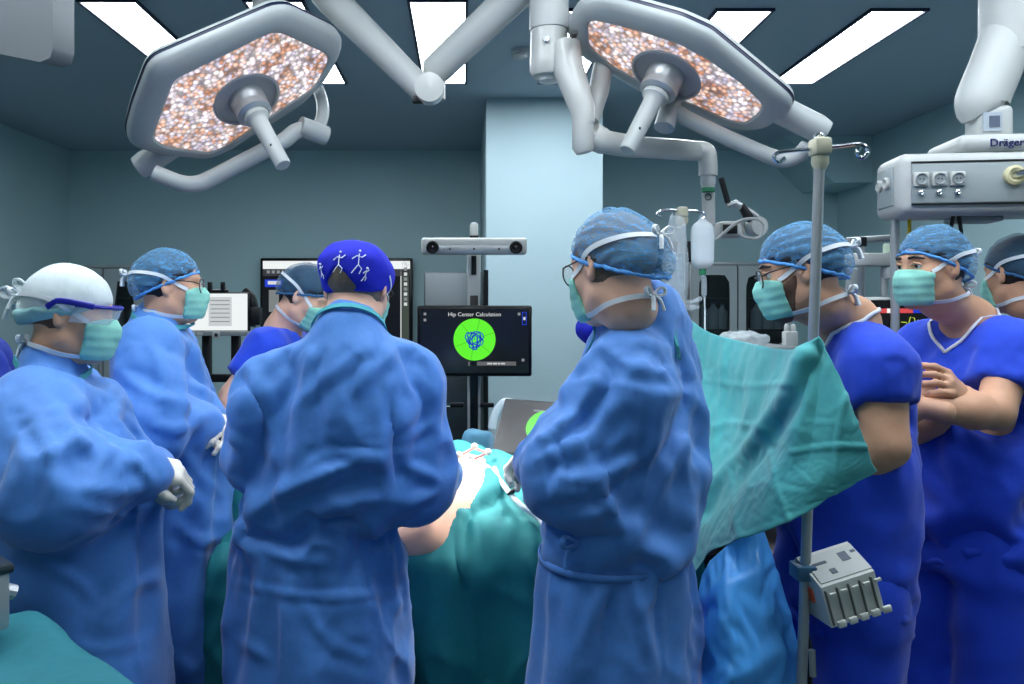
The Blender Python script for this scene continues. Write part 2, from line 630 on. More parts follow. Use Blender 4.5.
# ================================================================ room shell
XL, XR, YB, YF, H = -3.7, 3.5, 7.5, -3.2, 3.0
struct('floor', MB().box(((XL + XR) / 2, (YB + YF) / 2, -.05), (XR - XL + .4, YB - YF + .4, .1)), M_floor)
struct('ceiling', MB().box(((XL + XR) / 2, (YB + YF) / 2, H + .1), (XR - XL + .4, YB - YF + .4, .2)), M_ceil)
struct('wall_back', MB().box(((XL + XR) / 2, YB + .1, H / 2), (XR - XL + .4, .2, H)), M_wall)
struct('wall_front', MB().box(((XL + XR) / 2, YF - .1, H / 2), (XR - XL + .4, .2, H)), M_wall)
struct('wall_left', MB().box((XL - .1, (YB + YF) / 2, H / 2), (.2, YB - YF, H)), M_wall)
struct('wall_right', MB().box((XR + .1, (YB + YF) / 2, H / 2), (.2, YB - YF, H)), M_wall)
# white projecting column
struct('wall_column', MB().box(((.155 + .972) / 2, (5.6 + YB) / 2, H / 2), (.817, YB - 5.6, H), bevel=.004), M_col)
# sloped duct casing in the back right corner under the ceiling
y0, y1 = 6.85, YB
struct('trim_1', MB().prism([(2.75, y0, H), (XR, y0, H), (XR, y0, 2.6), (3.17, y0, 2.6)], (0, y1 - y0, 0)), M_wall)
struct('baseboard_back', MB().box(((XL + XR) / 2, YB - .01, .05), (XR - XL, .02, .1)), M_greyp)

# ceiling light panels, long strips in three rows, the rear one unseen and added
strips = [(-1.695, 'far left'), (-.905, 'second'), (-.125, 'third'), (.625, 'fourth'), (1.375, 'fifth'), (2.13, 'far right')]
seen_lab = {0: 'leftmost bright strip light recessed in the ceiling, behind left surgical lamp',
            1: 'bright ceiling strip light mostly covered by the left surgical lamp head',
            2: 'bright ceiling strip light between the lamp arms above the navigation screen',
            3: 'bright ceiling strip light hidden behind the central lamp hub',
            4: 'short bright ceiling strip light just above the right surgical lamp',
            5: 'rightmost bright ceiling strip light, beyond the right surgical lamp'}
for row, (ya, yb) in enumerate([(3.87, 5.2), (.95, 2.28), (-1.97, -.64)]):
    for i, (x, _) in enumerate(strips):
        if row == 2 and i not in (2,): continue  # single rear strip, put in as front fill for faces and necks
        if row == 0: ya = 3.80 if i < 3 else 3.92
        lab = seen_lab[i] if row == 0 else 'recessed ceiling strip light %s, %s from the left' % (('above the team', 'added as front fill behind the photographer')[row - 1], ('first', 'second', 'third', 'fourth', 'fifth', 'sixth')[i])
        t = thing('ceiling_light', lab, 'ceiling light', (x, (ya + yb) / 2, H - .02), 'recessed ceiling strip lights')
        fr = MB()
        for (cx, cy, sx, sy) in ((x - .138, (ya + yb) / 2, .014, yb - ya + .03), (x + .138, (ya + yb) / 2, .014, yb - ya + .03), (x, ya - .008, .262, .014), (x, yb + .008, .262, .014)):
            fr.box((cx, cy, H - .006), (sx, sy, .016))
        fr.build('frame', M_navy, t, smooth=False)
        MB().box((x, (ya + yb) / 2, H - .003), (.26, yb - ya, .008)).build('diffuser', M_panel, t, smooth=False)
# smoke detector
t = thing('smoke_detector', 'small round white detector on the ceiling beside the lamp hub', 'smoke detector', P(520, 50, 4.55))
c = P(520, 50, 4.55)
MB().lathe([(.05, 0), (.05, -.02), (.035, -.045), (.0, -.05)], (c.x, c.y, H), seg=20).build('housing', M_white2, t)
MB().ring((c.x, c.y, H - .03), (0, 0, 1), .043, .004).build('ring', M_greyp, t)

# ================================================================ surgical lamps
M_led = bpy.data.materials.new('led_glass'); M_led.use_nodes = True
nt = M_led.node_tree; b = nt.nodes['Principled BSDF']
tc = nt.nodes.new('ShaderNodeTexCoord')
v1 = nt.nodes.new('ShaderNodeTexVoronoi'); v1.inputs['Scale'].default_value = 62
v2 = nt.nodes.new('ShaderNodeTexVoronoi'); v2.inputs['Scale'].default_value = 17
n1 = nt.nodes.new('ShaderNodeTexNoise'); n1.inputs['Scale'].default_value = 120
for v in (v1, v2, n1): nt.links.new(tc.outputs['Object'], v.inputs['Vector'])
cr = nt.nodes.new('ShaderNodeValToRGB')
cr.color_ramp.elements[0].position = 0.0; cr.color_ramp.elements[0].color = (*lin((120, 90, 78)), 1)
cr.color_ramp.elements[1].position = 1.0; cr.color_ramp.elements[1].color = (*lin((255, 250, 246)), 1)
for pos, c in ((.25, (196, 132, 92)), (.4, (236, 198, 176)), (.55, (186, 178, 200)), (.7, (240, 228, 232))):
    e = cr.color_ramp.elements.new(pos); e.color = (*lin(c), 1)
sep = nt.nodes.new('ShaderNodeSeparateColor'); nt.links.new(v1.outputs['Color'], sep.inputs[0])
sep2 = nt.nodes.new('ShaderNodeSeparateColor'); nt.links.new(v2.outputs['Color'], sep2.inputs[0])
mx = nt.nodes.new('ShaderNodeMath'); mx.operation = 'MULTIPLY_ADD'; mx.inputs[1].default_value = .55
ml = nt.nodes.new('ShaderNodeMath'); ml.operation = 'MULTIPLY'; ml.inputs[1].default_value = .45
nt.links.new(sep2.outputs[0], ml.inputs[0]); nt.links.new(sep.outputs[0], mx.inputs[0]); nt.links.new(ml.outputs[0], mx.inputs[2])
nt.links.new(mx.outputs[0], cr.inputs[0])
mr = nt.nodes.new('ShaderNodeMapRange'); mr.inputs['From Min'].default_value = .0; mr.inputs['From Max'].default_value = .011
mr.inputs['To Min'].default_value = 1.7; mr.inputs['To Max'].default_value = .35
nt.links.new(v1.outputs['Distance'], mr.inputs['Value'])
nt.links.new(cr.outputs[0], b.inputs['Emission Color']); nt.links.new(mr.outputs[0], b.inputs['Emission Strength'])
b.inputs['Base Color'].default_value = (.25, .2, .18, 1); b.inputs['Roughness'].default_value = .15
mr.inputs['From Max'].default_value = .75  # voronoi distance is in cell units


def on_plane(px, py, c, n):
    d = Vector(((px - CX) / F_PX, 1.0, -(py - CY) / F_PX)); o = Vector((0, 0, EYE))
    return o + d * ((c - o).dot(n) / d.dot(n))


def polar(pts, c, U, W, N=120):
    """resample a 3-D outline about c as radii over N angles"""
    q = [((p - c).dot(U), (p - c).dot(W)) for p in pts]
    out = []
    for k in range(N):
        a = 2 * math.pi * k / N; dx, dy = math.cos(a), math.sin(a); best = 0
        for i in range(len(q)):
            (x1, y1), (x2, y2) = q[i], q[(i + 1) % len(q)]
            ex, ey = x2 - x1, y2 - y1; den = dx * ey - dy * ex
            if abs(den) < 1e-9: continue
            tt = (x1 * ey - y1 * ex) / den; s = (x1 * dy - y1 * dx) / den
            if tt > 0 and -1e-6 <= s <= 1 + 1e-6: best = max(best, tt)
        out.append(best)
    r = np.array(out)
    r = (np.roll(r, 1) + np.roll(r, -1) + 2 * r) / 4
    return r


SITE = Vector((-.02, 2.3, 1.05))


def lamp(label, cpx, depth, glass, outer, hub, hdl):
    c = P(cpx[0], cpx[1], depth); n = (SITE - c).normalized()
    t = thing('surgical_lamp', label, 'surgical lamp', c, 'surgical lamps over the table')
    U = Vector((0, 0, 1)).cross(n).normalized(); W = n.cross(U)
    gi = polar([on_plane(x, y, c, n) for x, y in glass], c, U, W)
    c2 = c - n * .03
    oi = polar([on_plane(x, y, c2, n) for x, y in outer], c2, U, W)
    oi = np.maximum(oi, gi + .012)
    N = len(gi)

    def loop(r, h):
        return [c + n * h + U * (r[k] * math.cos(2 * math.pi * k / N)) + W * (r[k] * math.sin(2 * math.pi * k / N)) for k in range(N)]

    def loft(loops, cap0=False, cap1=False):
        V = [p for l in loops for p in l]; Fc = []
        for i in range(len(loops) - 1):
            for k in range(N):
                a, b2 = i * N + k, i * N + (k + 1) % N
                Fc.append((a, b2, b2 + N, a + N))
        if cap0: Fc.append(tuple(range(N - 1, -1, -1)))
        if cap1: Fc.append(tuple((len(loops) - 1) * N + k for k in range(N)))
        return V, Fc
    mb = MB(); mb.raw(*loft([loop(gi * .985, -.006), loop(gi, .004), loop(gi + .006, .006), loop(gi * .3 + oi * .7, -.004), loop(oi * .985, -.016), loop(oi, -.028), loop(oi, -.038)]))
    mb.build('housing', M_lampw, t, auto=50)
    mb = MB(); mb.raw(*loft([loop(oi, -.038), loop(oi * .992, -.040), loop(oi * .992, -.050), loop(oi, -.052)])); mb.build('seam', M_navy, t)
    mb = MB(); mb.raw(*loft([loop(oi, -.052), loop(oi * .985, -.066), loop(oi * .9, -.082), loop(oi * .5, -.095), loop(oi * .05, -.098)], cap1=True)); mb.build('back_shell', M_lampw, t)
    hubr = .118
    mb = MB()
    ring = np.full(N, hubr)
    mb.raw(*loft([loop(gi * .985, .0), loop(gi * .6 + ring * .4, .003), loop(ring, .004)]))
    mb.build('glass', M_led, t)
    hc = c
    mb = MB().lathe([(hubr, .002), (hubr + .004, .01), (hubr - .006, .012), (hubr - .014, -.03), (.06, -.04), (.0, -.04)], hc, n, 40)
    mb.build('hub_recess', mat('hub_grey', (168, 168, 172), .3), t)
    MB().lathe([(.064, -.035), (.064, .03), (.058, .04), (.058, .05), (.062, .052), (.062, .075), (.05, .085), (0, .085)], hc, n, 36).build('hub', M_steel, t)
    hl = .19
    h = MB().lathe([(.044, .07), (.044, .1), (.034, .108), (.03, .12), (.027, .12 + hl), (.024, .125 + hl), (0, .125 + hl)], hc, n, 28).build('handle', M_white2, t)
    MB().box(hc + n * .24 + (Vector((0, -1, 0)) - n * n.dot(Vector((0, -1, 0)))).normalized() * .029, (.006, .004, .008)).build('button', M_dark, h)
    return t, c, n, U, W


gl = [(152, 139), (155, 128), (173, 80), (180, 76), (270, 32), (282, 32), (325, 52), (330, 58), (318, 82), (310, 90), (222, 148), (208, 153), (165, 147)]
ol = [(127, 128), (133, 105), (148, 65), (156, 57), (275, 6), (290, 6), (335, 28), (342, 38), (338, 55), (320, 83), (300, 103), (225, 150), (205, 157), (160, 153), (135, 146), (128, 140)]
tl, c, n, U, W = lamp('white hexagonal surgical lamp with glowing LED face, on the left', (246, 98), 2.8, gl, ol, None, None)
d0 = 2.72
MB().tube([on_plane(200, 140, c, n) - n * .05, on_plane(150, 174, c, n) - n * .05, on_plane(143, 178, c, n) - n * .05], [.045, .045, .04], 20).build('pivot_stub', M_lampw, tl)
MB().tube(catmull([P(154, 173, 2.76), P(180, 183, 2.78), P(196, 184, 2.8), P(212, 178, 2.82), P(262, 152, 2.86), P(282, 142, 2.88), P(295, 132, 2.9), P(306, 129, 2.92)], 6), .029, 16).build('yoke_pipe', M_lampw, tl)
MB().tube([P(300, 126, 2.9), P(326, 136, 2.96)], .036, 20).build('yoke_joint', M_lampw, tl)
MB().tube(catmull([P(318, 130, 2.96), P(323, 112, 3.02), P(319, 92, 3.1), P(306, 72, 3.16)], 6), .024, 14).build('yoke_arm', M_lampw, tl)
MB().tube(catmull([c - n * .06, c - n * .2, c - n * .26 + Vector((.04, .06, .06)), P(306, 72, 3.16)], 6), .03, 14).build('rear_bracket', M_lampw, tl)
MB().box(on_plane(330, 42, c - n * .02, n), (.05, .012, .012), rot_to(n, U)).build('label_strip', M_dark, tl)
SPOTS = [(c, n)]
gr = [(587, 23), (591, 19), (603, 21), (643, 31), (681, 44), (710, 60), (742, 83), (764, 104), (760, 113), (745, 124), (727, 119), (686, 101), (643, 82), (613, 66), (588, 45)]
orr = [(569, 38), (570, 15), (580, 0), (607, -3), (681, 18), (710, 31), (789, 96), (793, 103), (789, 113), (765, 127), (742, 128), (672, 107), (613, 72), (584, 55)]
tr, c, n, U, W = lamp('white hexagonal surgical lamp with glowing LED face, on the right', (667, 74), 2.65, gr, orr, None, None)
SPOTS.append((c, n))
MB().tube([on_plane(755, 112, c, n) - n * .05, on_plane(812, 141, c, n) - n * .05, on_plane(820, 145, c, n) - n * .05], [.044, .044, .038], 20).build('pivot_stub', M_lampw, tr)
MB().tube(catmull([P(660, 100, 2.74), P(676, 112, 2.72), P(700, 125, 2.7), P(760, 152, 2.66), P(786, 160, 2.64), P(800, 154, 2.62), P(808, 146, 2.6)], 6), .026, 16).build('yoke_pipe', M_lampw, tr)
MB().tube([P(664, 128, 2.7), P(672, 100, 2.74)], .034, 20).build('yoke_joint', M_lampw, tr)
MB().tube(catmull([c - n * .05, c - n * .16, P(600, 40, 2.9), P(552, 10, 2.86)], 6), .03, 14).build('rear_bracket', M_lampw, tr)
MB().box(P(574.5, 34, 2.62), (.016, .012, .045), rot_to((0, -1, 0))).build('sensor_window', M_dark, tr)
for i, (t, (c, n)) in enumerate(zip((tl, tr), SPOTS)):
    l = bpy.data.lights.new('lamp_light', 'SPOT'); l.energy = LAMP_POWER; l.spot_size = R_(31); l.spot_blend = .7; l.shadow_soft_size = .12
    l.color = (1.0, .97, .93)
    lo = bpy.data.objects.new('lamp_light', l); COL.objects.link(lo); lo.parent = t
    pos = c + n * .36 - c
    lo.location = pos
    lo.rotation_euler = (SITE - (c + n * .36)).to_track_quat('-Z', 'Y').to_euler()

# central ceiling hub with its arms
hub = P(549, 20, 2.75)
t = thing('ceiling_lamp_mount', 'white ceiling mount with cylindrical hub carrying the lamp arms', 'lamp mount', (hub.x, hub.y, H))
hz0 = P(549, 80, 2.75).z
MB().lathe([(.12, H - hz0), (.12, H - hz0 - .03), (.067, H - hz0 - .04), (.067, .17), (.063, .168)], (hub.x, hub.y, hz0), seg=32).build('mount_column', M_white2, t)
MB().lathe([(.063, .168), (.064, .10), (.066, .06), (.066, .03), (.058, .012), (.04, .008), (.036, -.006), (.0, -.008)], (hub.x, hub.y, hz0), seg=32).build('lower_cap', M_white, t)
MB().lathe([(.0, 0), (.010, 0), (.010, .006), (0, .006)], P(546, 39, 2.682), (0, -1, 0), 12).build('screw', M_chrome, t)
e1 = P(430, 84, 2.95)
MB().tube([P(560, -45, 2.8), P(520, -10, 2.82), P(434, 72, 2.95)], [.06, .06, .056], 18, flat=(1, .9)).build('upper_arm', M_white2, t)
MB().tube([P(434, 62, 2.95), P(434, 100, 2.95)], .042, 20).build('elbow_joint', M_white, t)
MB().tube([P(300, -40, 3.0), P(332, 0, 2.97), P(424, 92, 2.92)], [.062, .06, .046], 18).build('spring_arm', M_white2, t)
MB().lathe([(.0, .0), (.05, .0), (.052, .02), (.052, .07), (.0, .075)], P(430, 92, 2.9), (0, -1, 0), 24).build('elbow_cap', M_white, t)
MB().box(P(420, 100, 2.88), (.055, .03, .025), bevel=.005).build('elbow_stop', M_dark, t)
MB().tube(catmull([P(302, -38, 3.0), P(280, -40, 3.05), P(262, 0, 3.1), P(262, 40, 3.08)], 5), .035, 14).build('drop_tube', M_white2, t)

# jointed boom that carries the camera arm
t = thing('ceiling_boom_arm', 'white jointed boom arm below the hub with a vertical end tube', 'boom arm', P(583, 90, 2.7))
MB().tube([P(566, 45, 2.72), P(568, 68, 2.7), P(583, 110, 2.66), P(584, 124, 2.66)], [.05, .052, .042, .036], 18).build('boom_link', M_white, t)
MB().tube([P(604, 62, 2.8), P(599, 90, 2.78), P(590, 122, 2.72)], [.034, .036, .03], 16).build('boom_strut', M_white2, t)
MB().tube([P(583, 118, 2.66), P(583, 148, 2.66), P(584, 153, 2.66)], [.036, .036, .026], 20).build('boom_elbow', M_white, t)
hb = MB()
hb.tube(catmull([P(592, 135, 2.68), P(606, 142, 2.7), P(640, 147, 2.8), P(698, 151, 3.0)], 5), [.045] * 5 + [.04] * 5 + [.038] * 5 + [.036], 16, flat=(1, .8))
hb.build('horizontal_arm', M_white, t)
MB().tube(catmull([P(695, 150, 3.0), P(706, 152, 3.0), P(708, 164, 3.0), P(708, 176, 3.0)], 6), .034, 18).build('end_elbow', M_white, t)
MB().tube([P(708, 170, 3.0), P(708, 185, 3.0), P(708.1, 185.2, 3.0), P(709, 226, 3.0)], [.027, .027, .024, .024], 18).build('end_tube', M_white2, t)
MB().tube([P(708, 188, 2.974), P(708, 192, 2.974)], .0245, 18).build('green_band', mat('green_print', (40, 130, 90), .5), t)
MB().ring(P(708.2, 197, 2.973), (0, -1, 0), .011, .002, 18, 6).build('round_mark', M_dark, t)
# the camera module on its end
t = thing('boom_camera', 'white camera box with coiled cable on the boom end', 'camera', P(730, 240, 3.15))
MB().box(P(729, 230, 3.12), (.10, .09, .06), bevel=.012).build('body', M_white2, t)
MB().box(P(730, 229, 3.068), (.055, .006, .036), bevel=.002).build('dark_panel', M_dark, t)
MB().lathe([(.0, 0), (.034, 0), (.036, .01), (.036, .05), (.0, .052)], P(752, 227, 3.1), (.3, -1, 0), 24).build('round_joint', M_white2, t)
MB().tube([P(754, 222, 3.08), P(748, 216, 3.06), P(741, 205, 3.06)], [.016, .02, .014], 12).build('clamp', M_dark, t)
MB().tube([P(757, 217, 3.06), P(735, 203, 3.06), P(727, 206, 3.06)], [.012, .014, .01], 12).build('bracket_arm', M_steel, t)
MB().tube([P(721, 178, 3.06), P(728, 203, 3.06)], .011, 12).build('grip', M_dark, t)
MB().tube(catmull([P(716, 240, 3.06), P(738, 222, 3.03), P(756, 219, 3.0), P(764, 226, 3.0), P(758, 238, 3.0), P(742, 236, 3.0), P(740, 226, 3.02)], 6), .006, 8).build('cable', M_white2, t)

# grey panel of another ceiling device, top left
t = thing('ceiling_monitor_back', 'light grey rounded housing hanging in the top left corner', 'monitor', P(15, -60, 2.2))
bx = [P(-40, -40, 2.2), P(53, -40, 2.2), P(53, 48, 2.2), P(50, 58, 2.2), P(40, 62, 2.2), P(20, 58, 2.2), P(-40, 46, 2.2)]
MB().prism(bx, (.0, .12, .02)).build('housing', mat('housing_grey', (104, 110, 114), .4), t, auto=60)
MB().tube([P(-10, -60, 2.28), P(-10, -330, 2.28)], .03, 14).build('drop_tube', M_white2, t)

# ================================================================ supply pendant, right
pc = P(899, 184, 2.5)
yaw = R_(-8)
Rz = Matrix.Rotation(yaw, 3, 'Z')
t = thing('supply_pendant', 'white ceiling supply pendant with three power sockets on its front', 'pendant', pc)


def L(x, y, z): return pc + Rz @ Vector((x, y, z))


# local origin: near left edge; x along front, y depth, z up
M_pp = mat('pendant_panel', (150, 160, 162), .4)
MB().box(L(.48, .105, 0), (.96, .21, .196), Rz, bevel=.032, seg=4).build('housing', M_white2, t)
MB().box(L(.50, .0, .0), (.93, .012, .125), Rz, bevel=.004).build('front_panel', M_pp, t)
MB().box(L(.50, -.004, .066), (.93, .008, .004), Rz).build('panel_seam', M_dark, t)
MB().box(L(.50, -.004, -.066), (.93, .008, .004), Rz).build('panel_seam', M_dark, t)
MB().box(L(.0, .105, 0), (.012, .13, .125), Rz, bevel=.004).build('side_panel', M_pp, t)
for k in range(3):
    x = .060 + k * .053
    s = MB().box(L(x, -.01, .012), (.044, .012, .044), Rz, bevel=.004).build('power_socket', M_white, t)
    MB().lathe([(.0, .0015), (.013, .0015), (.016, .006), (.018, .006), (.018, 0), (0, 0)], L(x, -.015, .012), Rz @ Vector((0, -1, 0)), 20).build('socket_well', M_greyp, s)
    for dx in (-.005, .005): MB().lathe([(.0022, 0), (.0022, .002), (0, .002)], L(x + dx, -.0166, .012), Rz @ Vector((0, -1, 0)), 8).build('pin_hole', M_dark, s)
    MB().lathe([(.009, 0), (.009, .008), (.005, .01), (0, .006)], L(x, -.007, -.031), Rz @ Vector((0, -1, 0)), 16).build('ground_stud', M_chrome, t)
for k in range(2):
    MB().lathe([(.020, 0), (.020, .008), (.015, .011), (.008, .004), (0, .004)], L(-.006, .075 + k * .062, .012), Rz @ Vector((-1, 0, 0)), 20).build('gas_outlet', M_white, t)
g = MB().lathe([(.03, 0), (.03, .016), (.022, .02), (.012, .01), (0, .01)], L(.326, -.005, .018), Rz @ Vector((0, -1, 0)), 24).build('gas_outlet', mat('cream', (206, 200, 160), .4), t)
MB().tube([L(.326, -.01, .018), L(.341, -.04, .022), L(.351, -.055, .016)], .011, 12).build('hose_connector', M_chrome, t)
base = MB().box(L(.36, .14, .125), (.36, .26, .06), Rz, bevel=.028, seg=4).build('arm_base', M_white2, t)
tm = frame4(L(.315, .008, .122), Rz @ Vector((1, 0, 0)), (0, 0, 1))
text('Dräger', .034, tm, base, mat('navy_print', (24, 34, 96), .5), thick=.002)
neck = MB().box(L(.315, .12, .2), (.105, .11, .11), Rz, bevel=.02, seg=3).build('arm_neck', M_white2, t)
MB().box(L(.3, .063, .2), (.055, .004, .06), Rz).build('rating_label', mat('pale_label', (168, 178, 188), .6), neck)
MB().box(L(.305, .060, .2), (.03, .003, .035), Rz).build('label_print', mat('label_print', (84, 96, 116), .6), neck)
MB().tube(catmull([L(.305, .12, .235), L(.295, .12, .275), L(.345, .14, .39), L(.40, .165, .52)], 5), [.055] + [.066, .072, .076, .078] + [.08] * 11, 20, flat=(1, .85)).build('lower_arm', M_white2, t)
MB().tube([L(.40, .17, .44), L(.40, .17, H - pc.z)], .085, 24).build('column', M_white2, t)
MB().tube([L(.04, .14, -.09), L(.04, .14, -.55)], .014, 14).build('rail_pole', M_steel, t)
MB().box(L(.26, .1, -.105), (.14, .1, .02), Rz, bevel=.008).build('lower_bracket', M_greyp, t)
h = MB().tube(catmull([L(.085, .14, -.09), L(.08, .14, -.2), L(.07, .2, -.5)], 6), .006, 8)
tag(h.build('gas_hose', M_yellow), 'short yellow hose hanging below the left end of the pendant', 'hose')
h = MB().tube(catmull([L(.351, -.055, .018), L(.362, -.06, -.06), L(.37, -.05, -.2), L(.38, -.02, -.36), L(.39, .05, -.6)], 6), .010, 10)
tag(h.build('gas_hose', M_yellow), 'yellow gas hose plugged into the front of the supply pendant', 'hose')
h = MB().tube(catmull([L(.18, .05, -.09), L(.17, .05, -.18), L(.175, .05, -.35)], 6), .006, 8)
tag(h.build('power_cable', M_black), 'black cable hanging left under the pendant', 'cable')
h = MB().tube(catmull([L(.195, .05, -.09), L(.205, .05, -.18), L(.21, .05, -.35)], 6), .006, 8)
tag(h.build('power_cable', M_black), 'black cable hanging right of its twin under the pendant', 'cable')
# ================================================================ navigation camera and screen
d = 4.4
base = P(474, 305, d); base.z = 0
t = thing('navigation_stand', 'wheeled navigation stand with a post, below the tracking camera bar', 'stand', base)
post = MB().box(P(472, 300, d + .03), (.085, .06, 1.45), bevel=.012)
x = P(474, 300, d + .03)
zt = P(474, 250, d).z
MB().box((x.x - .0, d + .03, (zt + .12) / 2), (.072, .06, zt - .12), bevel=.01).build('post', M_white2, t)
MB().box((x.x, d - .004, (zt - .25 + .3) / 2), (.044, .01, zt - .55), bevel=.003).build('dark_inlay', M_black, t)
MB().box((x.x, d + .03, .07), (.55, .5, .10), bevel=.04).build('foot', M_white2, t)
for sx in (-1, 1):
    for sy in (-1, 1):
        MB().lathe([(.0, -.02), (.035, -.02), (.035, .02), (0, .02)], (x.x + sx * .24, d + .03 + sy * .2, .036), (1, 0, 0), 16).build('wheel', M_dark, t)
hd = MB()
hd.tube([P(436, 405, d), P(460, 405, d)], .012, 10).build('handle_bar', M_chrome, t)
for (a, b2) in ((450, 464), (480, 494)):
    MB().box((P(a, 405, d) + P(b2, 405, d)) / 2, ((b2 - a) * d / 800, .035, .026), bevel=.006).build('clamp', M_black, t)
MB().tube([P(486, 430, d), P(486, 270, d)], .013, 10).build('cable_conduit', M_black, t)
# camera bar
t = thing('tracking_camera', 'white horizontal tracking camera bar with two round lenses', 'camera', P(474, 254, d - .1))
MB().box((P(421.5, 246, d - .1) + P(526.5, 247, d - .1)) / 2, (105 * (d - .1) / 800, .10, 16.5 * (d - .1) / 800), bevel=.016, seg=3).build('housing', M_white, t)
MB().box((P(430, 249, d - .15) + P(518, 250, d - .15)) / 2, (82 * (d - .15) / 800, .004, 8 * (d - .15) / 800), bevel=.002).build('front_strip', M_steel, t)
for px in (432.5, 516):
    l = MB().lathe([(.034, 0), (.034, .012), (.027, .014), (.022, .006), (0, .004)], P(px, 247.5, d - .148), (0, -1, 0), 24).build('lens', M_black, t)
    MB().lathe([(.013, 0), (.010, .004), (0, .006)], P(px, 247.5, d - .155), (0, -1, 0), 16).build('glass', mat('lens_glass', (40, 32, 38), .05), l)
for px in (450, 474, 499):
    MB().lathe([(.006, 0), (.006, .004), (0, .004)], P(px, 249, d - .152), (0, -1, 0), 10).build('indicator', M_dark, t)
MB().box(P(474, 231, d), (.045, .06, .09), bevel=.015).build('tilt_joint', M_white2, t)
MB().box(P(474, 237, d), (.05, .07, .012), bevel=.003).build('joint_band', M_black, t)
MB().tube([P(474, 256, d), P(474, 275, d)], .014, 12).build('neck', M_black, t)
MB().tube([P(469, 256, d), P(469, 275, d)], .012, 12).build('neck_rod', M_white2, t)


def screen(name, label, x0, x1, y0, y1, d, bez, thick=.05, cat='monitor', tilt=0.0, fm=None, sm=None):
    c = (P(x0, y0, d) + P(x1, y1, d)) / 2; s = d / 800
    t = thing(name, label, cat, c)
    wv, hv = (x1 - x0) * s, (y1 - y0) * s
    MB().box(c + Vector((0, thick / 2, 0)), (wv, thick, hv), bevel=.012).build('casing', fm or M_black, t)
    MB().box(c + Vector((0, -.001, 0)), (wv - 2 * bez * s, .004, hv - 2 * bez * s)).build('display', sm or M_scr_dark, t)
    return t


def rect(t, x0, x1, y0, y1, d, m, name='display_area', off=.005):
    c = (P(x0, y0, d) + P(x1, y1, d)) / 2; s = d / 800
    return MB().box(c + Vector((0, -off, 0)), ((x1 - x0) * s, .002, (y1 - y0) * s)).build(name, m, t, smooth=False)


# navigation screen
dm = 4.25
t = screen('navigation_monitor', 'black flat monitor showing a large green circle with blue scribble', 417, 532, 305.5, 376.5, dm, 3.5)
c = P(474.5, 339.5, dm) + Vector((0, -.006, 0))
g = MB().lathe([(0, .0), (21 * dm / 800, .0), (21 * dm / 800, .002), (0, .002)], c, (0, -1, 0), 48).build('green_disc', M_green_lit, t)
for a in (20, 75, 130, 200, 260, 320):
    v = Vector((math.cos(R_(a)), 0, math.sin(R_(a))))
    MB().tube([c + v * .045 + Vector((0, -.003, 0)), c + v * .108 + Vector((0, -.003, 0))], .0009, 4).build('sector_line', mat('dark_green_lit', (10, 60, 10), .5, emit=(40, 150, 20), estr=.7), g)
sc = MB(); rr = random.Random(3)
for (ox, oz, r, e) in ((0, 0, .036, 1.0), (.004, .002, .028, 1.1), (-.006, -.002, .032, .8), (.002, .006, .02, 1.2), (-.002, -.01, .024, .7), (.008, -.012, .03, .6)):
    pts = []
    for k in range(26):
        a = 2 * math.pi * k / 26; q = 1.22 * r * (1 + .18 * math.sin(3 * a + ox * 900) + .12 * rr.uniform(-1, 1))
        pts.append(c + Vector((ox + q * e * math.cos(a), -.004, oz + q * math.sin(a))))
    sc.tube(pts + [pts[0]], .0032, 5)
for k in range(5): sc.tube([c + Vector((-.03 + .014 * k, -.004, .02 - .012 * (k % 2))), c + Vector((-.026 + .013 * k, -.004, -.022 + .01 * (k % 3)))], .002, 4)
sc.build('blue_trace', mat('trace_blue', (8, 14, 60), .4, emit=(20, 60, 190), estr=.8), t)
text('Hip Center Calculation', .030, frame4(P(474.5, 314.5, dm) + Vector((0, -.005, 0))), t, M_text_lit)
rect(t, 468, 516, 361.5, 365.5, dm, mat('grey_bar', (60, 60, 60), .5, emit=(120, 120, 122), estr=.5), 'status_bar')
for k, (xa, xb) in enumerate(((487, 492), (493, 497), (498, 500), (501, 505))): rect(t, xa, xb, 362.8, 364.2, dm, M_text_lit, 'status_mark', .008)
rect(t, 470, 477, 361.5, 365.5, dm, M_black, 'button_box', .007)
for (px, py) in ((425, 314), (425, 320), (519, 314), (523, 360)):
    rect(t, px - 1.3, px + 1.3, py - 1.3, py + 1.3, dm, M_grey_lit, 'icon')
for (x0, x1, y0, y1) in ((522, 526.5, 312, 325),):
    rect(t, x0, x1, y0, y1, dm, M_blue_lit, 'icon_frame'); rect(t, x0 + .8, x1 - .8, y0 + .8, y1 - .8, dm, M_black, 'icon_field', .0065)
    rect(t, x0 + 1.2, x1 - 1.2, 317, 320, dm, M_text_lit, 'icon', .008)
MB().box(P(474, 341, dm + .09), (.2, .09, .14), bevel=.01).build('rear_mount', M_dark, t)

